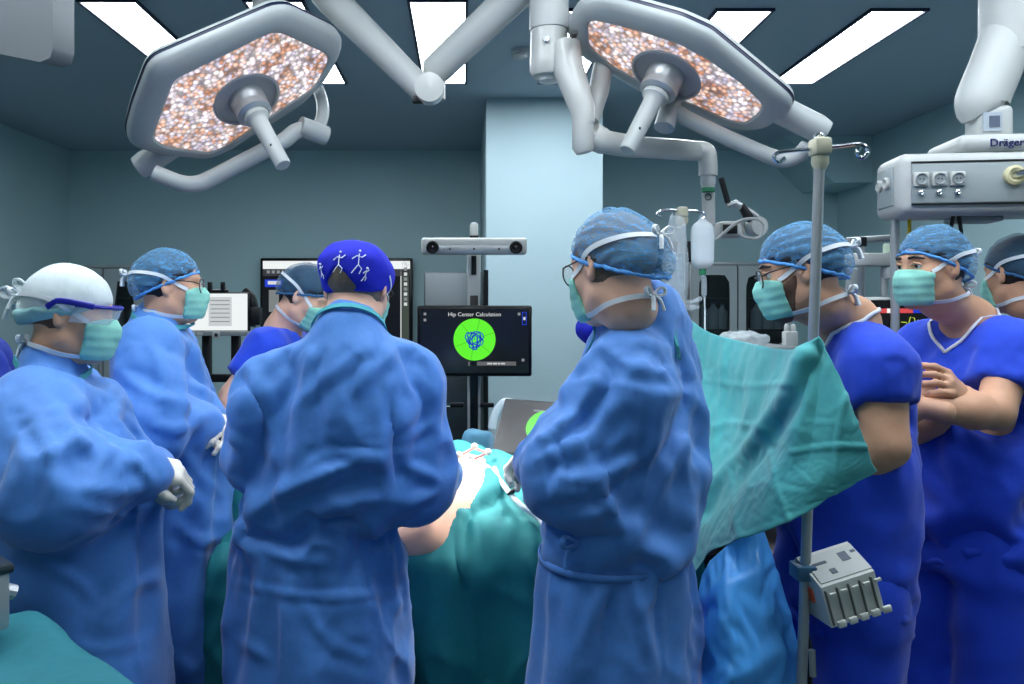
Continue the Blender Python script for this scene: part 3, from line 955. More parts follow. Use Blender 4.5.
# large wall monitor on the left
dw = 7.36
t = screen('wall_monitor', 'large black wall monitor showing x-ray viewer, behind capped surgeons', 260, 412.5, 258, 400, dw, 2.5, thick=.08)
rect(t, 263, 410, 261, 269, dw, M_white_lit, 'menu_bar')
rect(t, 263, 410, 269, 276, dw, mat('tool_bar', (40, 40, 44), .5, emit=(58, 58, 62), estr=.6), 'tool_bar')
for k in range(7): rect(t, 267 + k * 5, 270 + k * 5, 270.5, 273.5, dw, M_grey_lit, 'icon', .008)
rect(t, 265, 283, 279.5, 287, dw, M_blue_lit, 'blue_banner')
rect(t, 268, 281, 281, 284.5, dw, M_text_lit, 'banner_print', .008)
rect(t, 269, 279, 290, 312, dw, mat('xray', (60, 60, 60), .5, emit=(135, 140, 140), estr=.7, noise=.4, nscale=8), 'x_ray_image')
rect(t, 269, 279, 316, 338, dw, mat('xray', (60, 60, 60), .5), 'x_ray_image')
rect(t, 400.5, 401.5, 269, 342, dw, M_text_lit, 'divider')
rect(t, 402, 409, 261, 344, dw, mat('side_bar', (40, 48, 40), .5, emit=(66, 74, 66), estr=.7), 'side_bar')
for k in range(9): rect(t, 404, 407.2, 262.5 + k * 5, 265.7 + k * 5, dw, M_text_lit if k % 2 == 0 else M_grey_lit, 'icon', .008)

# small monitor on a black frame, left
ds = 3.9
t = screen('side_monitor', 'small white-screened monitor on a black frame, left background', 185, 249, 292, 332, ds, 1.6, thick=.04, fm=M_dark, sm=M_white_lit)
sx = MB()
rect(t, 209, 232, 297, 326, ds, mat('scan_grey', (60, 60, 60), .5, emit=(205, 210, 212), estr=.85, noise=.3, nscale=40), 'scan_image')
for k in range(6): rect(t, 211, 230, 300 + k * 4.2, 301 + k * 4.2, ds, M_grey_lit, 'text_line', .008)
MB().box(P(217, 333.5, ds - .01), (.32, .03, .022), bevel=.005).build('lower_bezel', M_greyp, t)
for (a, b2) in ((189, 195), (197, 203)):
    MB().box((P(a, 334, ds - .03) + P(b2, 334, ds - .03)) / 2, (.028, .004, .012)).build('sticker', M_white, t)
MB().box(P(216, 335, ds - .03), (.035, .006, .034), bevel=.002).build('tag_plate', M_white2, t)
MB().box(P(216, 335, ds - .034), (.016, .003, .016)).build('tag_mark', M_dark, t)
for px in (210, 223): MB().box(P(px, 287, ds + .02), (.018, .03, .05), bevel=.004).build('clip', M_black, t)
MB().tube([P(205, 291, ds + .02), P(228, 291, ds + .02)], .009, 8).build('clip_bar', M_black, t)
arm = MB().tube(catmull([P(243, 292, ds + .05), P(250, 298, ds + .05), P(253, 310, ds + .05), P(250, 326, ds + .05)], 5), .028, 10); arm.build('side_arm', M_black, t)
MB().box(P(254, 316, ds + .05), (.07, .06, .09), bevel=.01).build('side_box', M_dark, t)
b0 = P(221, 305, ds + .07); b0.z = 0
t = thing('monitor_frame', 'black metal floor frame carrying the small side monitor', 'stand', b0)
for px in (207, 236): p = P(px, 333, ds + .07); MB().box((p.x, p.y, (p.z + .03) / 2 + .02), (.042, .04, p.z - .03), bevel=.006).build('upright', M_black, t)
for py in (378, 470): p = P(221.5, py, ds + .07); MB().box(p, (.17, .035, .04), bevel=.005).build('cross_bar', M_black, t)
p = P(221.5, 333, ds + .07); MB().box((p.x, p.y, .035), (.34, .4, .07), bevel=.02).build('foot', M_black, t)


# ================================================================ steel cabinets
def bottle(x, y, z, h, r, label, m, group='bottles in the steel cabinets'):
    t = thing('bottle', label, 'bottle', (x, y, z), group)
    MB().lathe([(.0, 0), (r, 0), (r, h * .68), (r * .5, h * .82), (r * .36, h * .86), (r * .36, h * .93), (0, h * .93)], (x, y, z), seg=14).build('flask', m, t)
    MB().lathe([(r * .42, h * .92), (r * .42, h), (0, h)], (x, y, z), seg=12).build('cap', mat('bottle_cap', (90, 120, 150), .5), t)


def cabinet(name, label, x0, x1, top, dpt, doors, win, rear=.42, shelves=True, split_h=None):
    """x0..x1 px at depth dpt; doors = list of (xa,xb) px; win = (inset px, y0, y1)"""
    s = dpt / 800; A = P(x0, top, dpt); B = P(x1, top, dpt)
    t = thing(name, label, 'cabinet', ((A.x + B.x) / 2, dpt + rear / 2, 0))
    w_ = B.x - A.x; hh = A.z; xm = (A.x + B.x) / 2
    for (cx, cz, sx, sz, nm) in ((A.x + .012, hh / 2, .024, hh, 'side_panel'), (B.x - .012, hh / 2, .024, hh, 'side_panel'), (xm, hh - .012, w_, .024, 'top_panel'), (xm, .06, w_, .12, 'plinth')):
        MB().box((cx, dpt + rear / 2, cz), (sx, rear, sz), bevel=.003).build(nm, M_steel, t)
    MB().box((xm, dpt + rear - .01, hh / 2), (w_, .02, hh)).build('back_panel', M_dsteel, t)
    for z in (.55, .95, 1.33, 1.62):
        if z < hh - .1: MB().box((xm, dpt + rear / 2 + .02, z), (w_ - .03, rear - .08, .02)).build('shelf', M_dsteel, t)
    for (xa, xb) in doors:
        a, b2 = P(xa, top, dpt).x + .006, P(xb, top, dpt).x - .006
        z1 = hh - .03; z0 = .13; ins, wy0, wy1 = win
        wx0, wx1 = a + ins * s, b2 - ins * s
        wz1, wz0 = P(0, wy0, dpt).z, P(0, wy1, dpt).z
        r = .05
        # door leaf as frame around a rounded window
        outer = [(a, z0), (b2, z0), (b2, z1), (a, z1)]
        N = 32; inn = []; out = []
        cx, cz = (wx0 + wx1) / 2, (wz0 + wz1) / 2
        for k in range(N):
            an = 2 * math.pi * (k + .5) / N; dx, dz = math.cos(an), math.sin(an)
            hx, hz = (wx1 - wx0) / 2, (wz1 - wz0) / 2
            q = ((abs(dx) / hx) ** 7 + (abs(dz) / hz) ** 7) ** (-1 / 7)
            inn.append((cx + dx * q, cz + dz * q))
            tt = []
            if dx > 0: tt.append((b2 - cx) / dx)
            if dx < 0: tt.append((a - cx) / dx)
            if dz > 0: tt.append((z1 - cz) / dz)
            if dz < 0: tt.append((z0 - cz) / dz)
            q = min(v for v in tt if v > 0); out.append((cx + dx * q, cz + dz * q))
        for (X_, Z_) in outer:
            an = math.atan2(Z_ - cz, X_ - cx) % (2 * math.pi); k = int(round(an / (2 * math.pi) * N - .5)) % N
            out[k] = (X_, Z_)
        V = []; Fc = []
        for yy in (dpt - .022, dpt - .002):
            for (X_, Z_) in out: V.append((X_, yy, Z_))
            for (X_, Z_) in inn: V.append((X_, yy, Z_))
        for k in range(N):
            j = (k + 1) % N
            Fc += [(k, j, N + j, N + k), (2 * N + k, 3 * N + k, 3 * N + j, 2 * N + j), (N + k, N + j, 3 * N + j, 3 * N + k), (k, 2 * N + k, 2 * N + j, j)]
        dr = obj('door', V, Fc, M_steel, t, smooth=False); fix_normals(dr.data)
        V = []
        for yy in (dpt - .024, dpt - .012):
            for sc_ in (1.0, .93):
                for (X_, Z_) in inn: V.append((cx + (X_ - cx) * (sc_ if sc_ == 1 else 1 - .014 / abs(wx1 - wx0) * 2), yy, cz + (Z_ - cz) * (sc_ if sc_ == 1 else 1 - .014 / abs(wz1 - wz0) * 2)))
        Fc = []
        for k in range(N):
            j = (k + 1) % N
            Fc += [(k, j, N + j, N + k), (2 * N + k, 3 * N + k, 3 * N + j, 2 * N + j), (N + k, N + j, 3 * N + j, 3 * N + k), (k, 2 * N + k, 2 * N + j, j)]
        sl = obj('seal', V, Fc, M_black, dr, smooth=False); fix_normals(sl.data)
        obj('pane', [(X_, dpt - .012, Z_) for X_, Z_ in inn], [tuple(range(N))], M_glassdark, dr, smooth=False)
        MB().box((b2 - .03, dpt - .035, 1.05), (.015, .02, .16), bevel=.005).build('handle', M_chrome, dr)
    return t


cabinet('steel_cabinet', 'stainless steel cabinet with rounded window, left behind masked men', 62, 147, 265, 6.85, [(62, 104), (104, 147)], (10, 281, 420))
cabinet('steel_cabinet', 'wide stainless steel cabinet with two rounded windows, behind the drip stand', 690, 792, 262, 6.85, [(690, 737), (737, 792)], (7.5, 275, 345))
for i, (px, py, h, r) in enumerate([(703, 330, .28, .05), (714, 330, .28, .05), (723, 331, .26, .045), (757, 331, .28, .05), (769, 331, .27, .05), (780, 331, .28, .05)]):
    p = P(px, py, 7.0)
    bottle(p.x, 7.02, 1.34, h * .85, r, ['clear bottle, leftmost in the left cabinet window', 'clear bottle in the middle of the left cabinet window', 'clear bottle, rightmost in the left cabinet window', 'clear bottle, leftmost in the right cabinet window', 'clear bottle in the middle of the right cabinet window', 'clear bottle, rightmost in the right cabinet window'][i], mat('bottle_plastic', (170, 200, 215), .25))
for i, (px,) in enumerate([(118,), (133,)]):
    p = P(px, 318, 7.0)
    bottle(p.x, 7.02, 1.34, .22, .045, ['white jar bottle on the left in the left cabinet', 'white jar bottle on the right in the left cabinet'][i], mat('bottle_plastic', (170, 200, 215), .25))
# steel column cabinet behind the navigation stand
t = thing('steel_locker', 'tall brushed steel locker behind the navigation stand', 'locker', (P(452, 300, 6.2).x, 6.4, 0))
A, B = P(424, 272, 6.2), P(481.5, 272, 6.2)
MB().box(((A.x + B.x) / 2, 6.4, A.z / 2), (B.x - A.x, .4, A.z), bevel=.004).build('body', M_dsteel, t)
z2 = P(0, 372, 6.2).z
MB().box(((A.x + B.x) / 2, 6.19, z2 / 2 + .03), (B.x - A.x - .02, .02, z2 - .06), bevel=.003).build('lower_door', M_dsteel, t)
MB().box(((A.x + B.x) / 2, 6.19, (z2 + A.z) / 2 + .005), (B.x - A.x - .02, .02, A.z - z2 - .03), bevel=.003).build('upper_door', mat('satin_steel', (122, 130, 134), .4, metal=.4), t)
# dark wall screen behind the drip stand
t = screen('wall_monitor', 'black switched-off wall screen behind the hanging drip bag', 606, 692, 241, 345, 7.3, 2, thick=.08)


# ================================================================ drip stands and bags
def hook(cp, dx, dy, m=M_chrome, parent=None):
    pass


def drip_stand(label, top, bot_px, dep, r, ht, hooks, headm, clipw):
    base = P(bot_px, 684, dep); z = base.z; tp = P(top[0], top[1], dep)
    # extend the tilted pole to the floor
    dirv = (base - tp).normalized(); fl = tp + dirv * (tp.z / -dirv.z)
    t = thing('drip_stand', label, 'drip stand', (fl.x, fl.y, 0))
    MB().tube([(fl.x, fl.y, .05), tp], r, 14).build('pole', M_steel, t)
    MB().box(tp + Vector((0, 0, .0)), (clipw, .045, .036), bevel=.008).build('head_block', headm, t)
    MB().lathe([(r * 1.6, 0), (r * 1.6, -.015), (r, -.028)], tp + Vector((0, 0, -.02)), seg=14).build('collar', headm, t)
    for hk in hooks:
        MB().tube(catmull([P(x, y, dep) for x, y in hk], 5), .0042, 8).build('hook', M_chrome, t)
    for k in range(5):
        a = 2 * math.pi * k / 5 + .3
        e = Vector((fl.x + .30 * math.cos(a), fl.y + .30 * math.sin(a), .06))
        MB().tube([(fl.x, fl.y, .09), e], .014, 8).build('foot', M_steel, t)
        MB().lathe([(0, -.012), (.03, -.012), (.03, .012), (0, .012)], (e.x, e.y, .031), (math.sin(a), -math.cos(a), 0), 12).build('castor', M_dark, t)
    return t, fl, tp


M_cream = mat('cream_plastic', (206, 202, 176), .45)
st1, fl1, tp1 = drip_stand('tall chrome drip stand in front, holding the teal screen drape', (820, 147), 802, 1.64, .0105, 0,
                           [[(815, 149), (800, 150), (780, 152), (774, 157), (779, 162), (785, 158)], [(826, 147), (840, 146), (858, 144), (866, 147), (868, 153), (862, 158), (857, 153), (860, 147)],
                            [(818, 146), (815, 138), (820, 134), (824, 138)]], M_cream, .036)
st2, fl2, tp2 = drip_stand('chrome drip stand with hanging fluid bags behind the surgeon', (682, 212), 677, 2.88, .014, 0,
                           [[(679, 211), (668, 210), (660, 211), (657, 215), (661, 217)], [(686, 211), (694, 211), (702, 212), (705, 216), (702, 219)]], M_cream, .038)

# clear wrapped fluid bag on the left of the far stand
t = thing('fluid_bag', 'clear crumpled plastic fluid pouch hanging at the drip pole', 'fluid bag', P(676, 310, 2.83))
bag = SDF()
cb = P(675, 262, 2.84)
bag.loft([(cb.z - 0.1695, cb.x, cb.y, 0.0136, 0.0113), (cb.z - 0.1582, cb.x, cb.y, 0.0339, 0.0226), (cb.z - 0.1017, cb.x, cb.y, 0.0463, 0.0339), (cb.z - 0.0226, cb.x, cb.y, 0.0475, 0.0362), (cb.z + 0.0678, cb.x + .003, cb.y, 0.0384, 0.0226), (cb.z + 0.1356, cb.x + .006, cb.y, 0.0316, 0.0113), (cb.z + 0.1695, cb.x + .006, cb.y, 0.0271, 0.0056)])
V, Fq = bag.mesh(.006)
V = relax(V, Fq, 2)
N = vnormals(V, Fq)
V += N * np.array([[.006 * abs(nz((p[0], p[1], p[2] * .45), 45, 3)) + .003 * nz(p, 90, 8)] for p in V])
obj('pouch', V, Fq, M_clear, t)
inner = SDF(); inner.loft([(cb.z - 0.1412, cb.x, cb.y, 0.0226, 0.0136), (cb.z - 0.0904, cb.x, cb.y, 0.0339, 0.0226), (cb.z, cb.x, cb.y, .03, .022), (cb.z + 0.0339, cb.x, cb.y, 0.0294, 0.0181)])
V, Fq = inner.mesh(.007)
obj('fluid', V, Fq, mat('pouch_fluid', (170, 196, 210), .05, alpha=.35), t)
MB().tube([P(669, 222, 2.85), P(673, 212, 2.87)], .002, 6).build('loop', M_clear, t)
cr_ = MB()
for (x, y, a, l) in ((690, 306, .3, 8), (692, 302, -.6, 9), (688, 309, -.1, 6)): cr_.tube([P(x - 6, y, 2.83), P(x, y, 2.82), P(x + l, y + a * 6, 2.83)], [.010, .006, .009], 6)
cr_.build('torn_corner', M_clear, t)
# milky drip bag
t = thing('drip_bag', 'milky white drip bag with drip chamber and line', 'drip bag', P(703, 275, 2.83))
dbg = SDF(); cb = P(702.5, 245, 2.83)
dbg.loft([(cb.z - 0.0859, cb.x, cb.y, 0.0113, 0.0113), (cb.z - 0.0791, cb.x, cb.y, 0.0294, 0.0203), (cb.z - 0.0621, cb.x, cb.y, 0.0384, 0.0294), (cb.z + 0.0339, cb.x, cb.y, 0.0407, 0.0316), (cb.z + 0.0701, cb.x, cb.y, 0.0362, 0.0249), (cb.z + 0.0847, cb.x, cb.y, 0.0158, 0.0113), (cb.z + 0.0949, cb.x, cb.y, 0.0090, 0.0068)], ex=2.6)
V, Fq = dbg.mesh(.006); V = relax(V, Fq, 1)
obj('bag', V, Fq, M_milky, t)
MB().ring(P(702.5, 218, 2.83), (0, 1, 0), .010, .002, 14, 6).build('hang_loop', M_milky, t)
MB().tube([P(702.5, 268, 2.83), P(702.5, 275, 2.83)], .012, 12).build('port', mat('green_print', (40, 130, 90), .5), t)
MB().tube([P(703, 274, 2.83), P(704, 280, 2.83), P(704, 294, 2.83), P(704.5, 298, 2.83)], [.008, .010, .010, .004], 12).build('drip_chamber', M_clear, t)
MB().tube(catmull([P(704.5, 297, 2.83), P(705, 315, 2.83), P(705, 332, 2.81), P(706, 350, 2.78)], 4), .0028, 6).build('drip_line', M_milky, t)

# pump box clamped to the front stand
t = thing('infusion_box', 'grey plastic medical box with open slots clamped to the stand', 'medical box', P(845, 630, 1.6))
Rb = Matrix.Rotation(R_(-15), 3, 'Y') @ Matrix.Rotation(R_(6), 3, 'Z')
o_ = P(821, 588, 1.58)
s = 1.6 / 800


def K(x, y, z): return o_ + Rb @ Vector((x, y, z))


M_box = mat('box_grey', (200, 204, 198), .45)
prof = [(0, -.05), (.0, .016), (.065, .046), (.105, .03), (.105, -.082), (.02, -.082)]
mbx = MB()
mbx.prism([K(0, 0, .0), K(0, 0, -.082), K(0, .09, -.082), K(0, .09, .03), K(0, .075, .04)], Rb @ Vector((.116, 0, 0)))
mbx.build('housing', M_box, t, auto=20)
MB().box(K(.061, .037, .0205), (.11, .07, .003), Rb @ Matrix.Rotation(R_(28), 3, 'X')).build('label_plate', mat('plate_grey', (190, 194, 190), .5), t)
for (x, y, wv, hv) in ((.03, .045, .03, .006), (.045, .022, .012, .012), (.085, .045, .018, .022), (.012, .055, .006, .006), (.108, .05, .01, .006)):
    MB().box(K(x, y, .0205 + (y - .037) * .53 + .002), (wv, hv, .002), Rb @ Matrix.Rotation(R_(28), 3, 'X')).build('print_mark', mat('print_grey', (96, 104, 118), .6), t)
for k in range(5):
    x = .009 + k * .0245
    MB().box(K(x - .004, -.003, -.042), (.0025, .006, .07), Rb).build('slot', mat('slot_dark', (96, 100, 98), .6), t)
    MB().box(K(x + .008, -.006, -.016), (.013, .006, .005), Rb).build('catch', M_box, t)
    MB().box(K(x + .009, -.010, -.075), (.018, .008, .014), Rb, bevel=.003).build('lip', M_box, t)
MB().box(K(-.002, .05, -.03), (.005, .022, .03), Rb, bevel=.002).build('rocker_switch', mat('orange_switch', (206, 82, 40), .4), t)
MB().box(P(803, 571, 1.64), (.04, .05, .03), bevel=.004).build('clamp', mat('blue_clamp', (60, 100, 130), .4), t)
MB().tube(catmull([P(808, 600, 1.66), P(806, 630, 1.66), P(810, 655, 1.66), P(808, 720, 1.66)], 5), .006, 8).build('cord', M_dark, t)
MB().tube([P(812, 650, 1.62), P(813, 676, 1.62)], .007, 8).build('cord_plug', M_greyp, t)

# ================================================================ anaesthesia workstation behind the right men
am = 2.75
b0 = P(905, 305, am + .1); b0.z = 0
t = thing('anaesthesia_machine', 'white anaesthesia workstation partly hidden behind the two scrub-clad men', 'medical machine', b0)
p = P(900, 330, am + .2)
MB().box((p.x, am + .62, .45), (.5, .4, .86), bevel=.03).build('cabinet', M_white2, t)
for sx in (-.2, .2): MB().lathe([(0, -.02), (.05, -.02), (.05, .02), (0, .02)], (p.x + sx, am + .5, .05), (1, 0, 0), 16).build('castor', M_dark, t)
MB().box((p.x - .02, am + .50, (P(0, 262, am).z + .8) / 2), (.06, .05, P(0, 262, am).z - .8), bevel=.01).build('mast', M_greyp, t)
MB().box((P(848, 258, am) + P(893, 262, am)) / 2, (45 * am / 800, .09, 13 * am / 800), bevel=.012).build('swing_arm', M_white2, t)
MB().box(P(893, 273, am - .02), (.06, .07, .04), bevel=.008).build('arm_clamp', M_white2, t)
MB().lathe([(.022, 0), (.022, .03), (.018, .036), (0, .036)], P(890, 254, am), seg=16).build('knob', mat('pale_green', (196, 214, 190), .5), t)
MB().tube([P(846, 241, am + .1), P(890, 238, am + .1)], .012, 10).build('rail', M_steel, t)
MB().box(P(861, 242, am + .1), (.03, .03, .035), bevel=.004).build('rail_clamp', M_dark, t)
MB().tube([P(861, 244, am + .1), P(861, 330, am + .1)], .014, 10).build('rail_post', M_steel, t)
MB().tube([P(884, 258, am), P(884, 300, am)], .012, 10).build('drop_post', M_steel, t)
# patient monitor
t = screen('patient_monitor', 'patient monitor with green waveform and red banner between the scrub-clad men', 868, 935, 297, 345, am - .1, 3, thick=.06, fm=M_white2)
dp = am - .1
rect(t, 870, 933, 308.5, 313, dp, M_pink_lit, 'red_banner')
rect(t, 886, 893, 308.5, 313, dp, M_white_lit, 'banner_print', .0065)
rect(t, 912, 933, 308.5, 313, dp, M_blue_lit, 'blue_banner', .0065)
wv = [(900, 322), (905, 322.5), (907, 325), (909, 317), (913, 318), (914, 324), (917, 320), (919, 323), (921, 324), (923, 321), (927, 323), (931, 319)]
MB().tube([P(x, y, dp) + Vector((0, -.008, 0)) for x, y in wv], .0016, 5).build('waveform', mat('lime_lit', (40, 60, 10), .5, emit=(190, 220, 70), estr=.8), t)
p = P(901, 345, dp + .06); MB().tube([(p.x, p.y + .5, .88), (p.x, p.y + .5, 1.2), (p.x, p.y + .02, p.z + .06)], .025, 12).build('stand_post', M_greyp, t)

# side cart behind the screen drape with wrapped supplies
cy = 4.25
A_, B_ = P(712, 347, cy), P(800, 347, cy)
t = thing('supply_cart', 'low steel cart behind the screen drape, below the cabinet windows', 'cart', ((A_.x + B_.x) / 2, cy + .2, 0))
xm = (A_.x + B_.x) / 2; wd = B_.x - A_.x
MB().box((xm, cy + .2, A_.z - .015), (wd, .4, .03), bevel=.006).build('top_shelf', M_steel, t)
MB().box((xm, cy + .2, .35), (wd, .4, .03), bevel=.006).build('lower_shelf', M_steel, t)
for i in (-1, 1):
    for j in (-1, 1): MB().tube([(xm + i * (wd / 2 - .02), cy + .2 + j * .18, .03), (xm + i * (wd / 2 - .02), cy + .2 + j * .18, A_.z - .02)], .012, 8).build('leg', M_steel, t)
cb = P(742, 341, cy + .15); S_ = SDF(); S_.ell((cb.x, cb.y, A_.z + .035), (.13, .1, .04), None, .02)
V, Fq = S_.mesh(.012); N = vnormals(V, Fq)
V = V + N * np.array([[.022 * abs(nz(q, 16, 3)) + .010 * nz(q, 34, 5)] for q in V]); V[:, 2] = np.maximum(V[:, 2], A_.z + .001)
tag(obj('plastic_wrap', V, Fq, mat('crinkled_film', (214, 224, 228), .15, alpha=.45, spec=.9)), 'crumpled clear plastic wrap lying on the steel cart', 'plastic wrap')
c = P(790, 345, cy + .1)
t = thing('dispenser_box', 'small white dispenser with two knobs at the cart end', 'dispenser', (c.x, c.y, A_.z))
MB().box((c.x, c.y, A_.z + .04), (.07, .06, .08), bevel=.008).build('body', M_white2, t)
for i in (-1, 1): MB().lathe([(.014, 0), (.014, .03), (.008, .04), (0, .04)], (c.x + i * .018, c.y, A_.z + .079), seg=12).build('knob', M_white, t)
# ================================================================ people
M_gown = mat('gown_fabric', (70, 130, 206), .62, noise=.05, nscale=90, bump=.12, bscale=600, sheen=.25)


def crease(m, scale, dist, strength=1.0):
    nt = m.node_tree; b = nt.nodes['Principled BSDF']
    tc = nt.nodes.new('ShaderNodeTexCoord'); n = nt.nodes.new('ShaderNodeTexNoise')
    n.noise_type = 'RIDGED_MULTIFRACTAL'; n.inputs['Scale'].default_value = scale; n.inputs['Detail'].default_value = 1.5
    n.inputs['Roughness'].default_value = .45; n.inputs['Distortion'].default_value = .6
    nt.links.new(tc.outputs['Object'], n.inputs['Vector'])
    bp = nt.nodes.new('ShaderNodeBump'); bp.inputs['Strength'].default_value = strength; bp.inputs['Distance'].default_value = dist
    nt.links.new(n.outputs['Fac'], bp.inputs['Height'])
    old = b.inputs['Normal'].links
    if old: nt.links.new(old[0].from_socket, bp.inputs['Normal'])
    nt.links.new(bp.outputs['Normal'], b.inputs['Normal'])


crease(M_gown, 6.0, .03)
M_scrub = mat('scrub_fabric', (16, 66, 205), .75, noise=.05, nscale=120, bump=.12, bscale=900, sheen=.15)
M_scrub_d = mat('dark_scrub_fabric', (12, 44, 150), .75, noise=.05, nscale=120, bump=.1, bscale=900)
M_skinA = mat('skin_tan', (216, 168, 140), .5, noise=.06, nscale=30, bump=.08, bscale=300, spec=.35)
M_skinB = mat('skin_olive', (208, 160, 130), .5, noise=.06, nscale=30, bump=.08, bscale=300, spec=.35)
M_skinC = mat('skin_fair', (230, 182, 156), .5, noise=.06, nscale=30, bump=.08, bscale=300, spec=.35)
M_hair = mat('dark_hair', (34, 28, 26), .6, noise=.3, nscale=200, bump=.4, bscale=700)
M_beard = mat('short_beard', (104, 76, 62), .7, noise=.25, nscale=260, bump=.3, bscale=800)
M_hairg = mat('greying_hair', (112, 98, 86), .6, noise=.3, nscale=200, bump=.4, bscale=700)
M_mask = mat('mask_mint', (140, 208, 192), .8, noise=.04, nscale=200)
M_strap = mat('strap_white', (224, 230, 234), .8)
M_glove = mat('latex_glove', (226, 220, 206), .5, noise=.04, nscale=60)
M_trim = mat('collar_trim', (70, 160, 170), .8)
M_wtrim = mat('white_piping', (206, 212, 224), .8)
M_rcap = mat('royal_cap', (18, 30, 190), .75, noise=.05, nscale=100)
M_wcap = mat('pale_cap', (206, 218, 220), .8, noise=.05, nscale=90, bump=.15, bscale=500)
M_mintcap = mat('mint_band', (158, 204, 204), .8, noise=.05, nscale=90)
M_lens = mat('clear_lens', (230, 240, 245), .05, alpha=.18)
M_goggle = mat('blue_frame', (30, 36, 150), .35)
M_eye = mat('eye_white', (220, 216, 210), .2)
M_iris = mat('eye_iris', (40, 28, 22), .15)


def net_mat(name, rgb, alpha, stripe):
    m = bpy.data.materials.new(name); m.use_nodes = True; nt = m.node_tree; b = nt.nodes['Principled BSDF']
    b.inputs['Base Color'].default_value = (*lin(rgb), 1); b.inputs['Roughness'].default_value = .7
    b.inputs['Sheen Weight'].default_value = .3
    tc = nt.nodes.new('ShaderNodeTexCoord')
    n = nt.nodes.new('ShaderNodeTexNoise'); n.inputs['Scale'].default_value = 110; n.inputs['Detail'].default_value = 4
    mp = nt.nodes.new('ShaderNodeMapping'); mp.inputs['Scale'].default_value = stripe
    nt.links.new(tc.outputs['Object'], mp.inputs['Vector']); nt.links.new(mp.outputs[0], n.inputs['Vector'])
    r = nt.nodes.new('ShaderNodeMapRange'); r.inputs['From Min'].default_value = .35; r.inputs['From Max'].default_value = .68
    r.inputs['To Min'].default_value = alpha - .04; r.inputs['To Max'].default_value = alpha + .12
    nt.links.new(n.outputs['Fac'], r.inputs['Value']); nt.links.new(r.outputs[0], b.inputs['Alpha'])
    return m


M_net = net_mat('bouffant_net', (100, 172, 224), .36, (.45, .45, 1.3))
M_netd = net_mat('bouffant_net_dark', (58, 116, 156), .36, (.5, .5, 1.2))
M_ruff = mat('bouffant_edge', (88, 158, 226), .75, noise=.1, nscale=150)
M_ruffd = mat('bouffant_edge_dark', (48, 100, 142), .75, noise=.1, nscale=150)


def head_R(a, pitch=0, roll=0):
    return (Matrix.Rotation(R_(a - 90), 3, 'Z') @ Matrix.Rotation(R_(-pitch), 3, 'X') @ Matrix.Rotation(R_(roll), 3, 'Y'))


class Head:
    def __init__(s, c, R, k=1.0):
        s.c = Vector(c); s.R = R; s.k = k; s.Rn = np.array(R)

    def p(s, x, y, z): return s.c + s.R @ (Vector((x, y, z)) * s.k)

    def inv(s, X, Y, Z):
        x, y, z = X - s.c.x, Y - s.c.y, Z - s.c.z; M = s.Rn
        return ((M[0, 0] * x + M[1, 0] * y + M[2, 0] * z) / s.k, (M[0, 1] * x + M[1, 1] * y + M[2, 1] * z) / s.k, (M[0, 2] * x + M[1, 2] * y + M[2, 2] * z) / s.k)

    def sdf(s, S=None, ears=True):
        S = S or SDF(); p = s.p; k = s.k; R = s.R

        def E(c, r, kk=.02, op='u', Rl=None): S.ell(p(*c), np.array(r) * k, (R @ Rl) if Rl is not None else R, kk, op)

        def Cn(a, b, ra, rb, kk=.015, op='u'): S.cone(p(*a), p(*b), ra * k, rb * k, kk, op)
        E((0, -.014, .03), (.076, .096, .088))
        E((0, .022, -.03), (.060, .066, .085), .03)
        for sg in (-1, 1):
            Cn((sg * .052, .0, -.062), (sg * .022, .058, -.098), .022, .018, .03)
            E((sg * .043, .050, -.022), (.024, .026, .03), .02)
            Cn((sg * .042, .068, .028), (0, .080, .026), .011, .012, .014)
        E((0, .068, -.1), (.024, .02, .018), .02)
        Cn((0, .084, .012), (0, .104, -.032), .008, .013, .012)
        for sg in (-1, 1): E((sg * .012, .093, -.036), (.01, .012, .009), .008)
        E((0, .082, -.07), (.026, .012, .014), .012)
        for sg in (-1, 1): E((sg * .032, .090, .008), (.017, .014, .011), .010, 's')
        if ears:
            for sg in (-1, 1):
                Rl = Matrix.Rotation(R_(sg * 22), 3, 'Z') @ Matrix.Rotation(R_(-12), 3, 'X')
                E((sg * .077, -.004, .0), (.0085, .0195, .033), .006, 'u', Rl)
                E((sg * .082, .002, .004), (.007, .011, .019), .005, 's', Rl)
                E((sg * .077, .006, -.002), (.006, .006, .008), .005, 'u', Rl)
        return S


def split_axis(lo, hi, flo, fhi, hc, hf):
    a = np.arange(lo, flo, hc); b = np.arange(flo, fhi, hf); c = np.arange(fhi, hi + hc, hc)
    return np.concatenate([a, b, c])


def bow(mb, c, R, s=1.0):
    """tied bow: two loops and two tails"""
    for sg in (-1, 1):
        mb.tube(catmull([c, c + R @ Vector((sg * .022, -.012, .016)) * s, c + R @ Vector((sg * .036, -.014, .012)) * s, c + R @ Vector((sg * .03, -.012, -.002)) * s, c], 4), .0035 * s, 6, flat=(1, 1.6))
        mb.tube(catmull([c, c + R @ Vector((sg * .012, -.014, -.014)) * s, c + R @ Vector((sg * .02, -.016, -.042)) * s], 4), .004 * s, 6, flat=(1, 1.5))
    mb.box(c + R @ Vector((0, -.006, 0)), (.014 * s, .012 * s, .012 * s), R, bevel=.004)


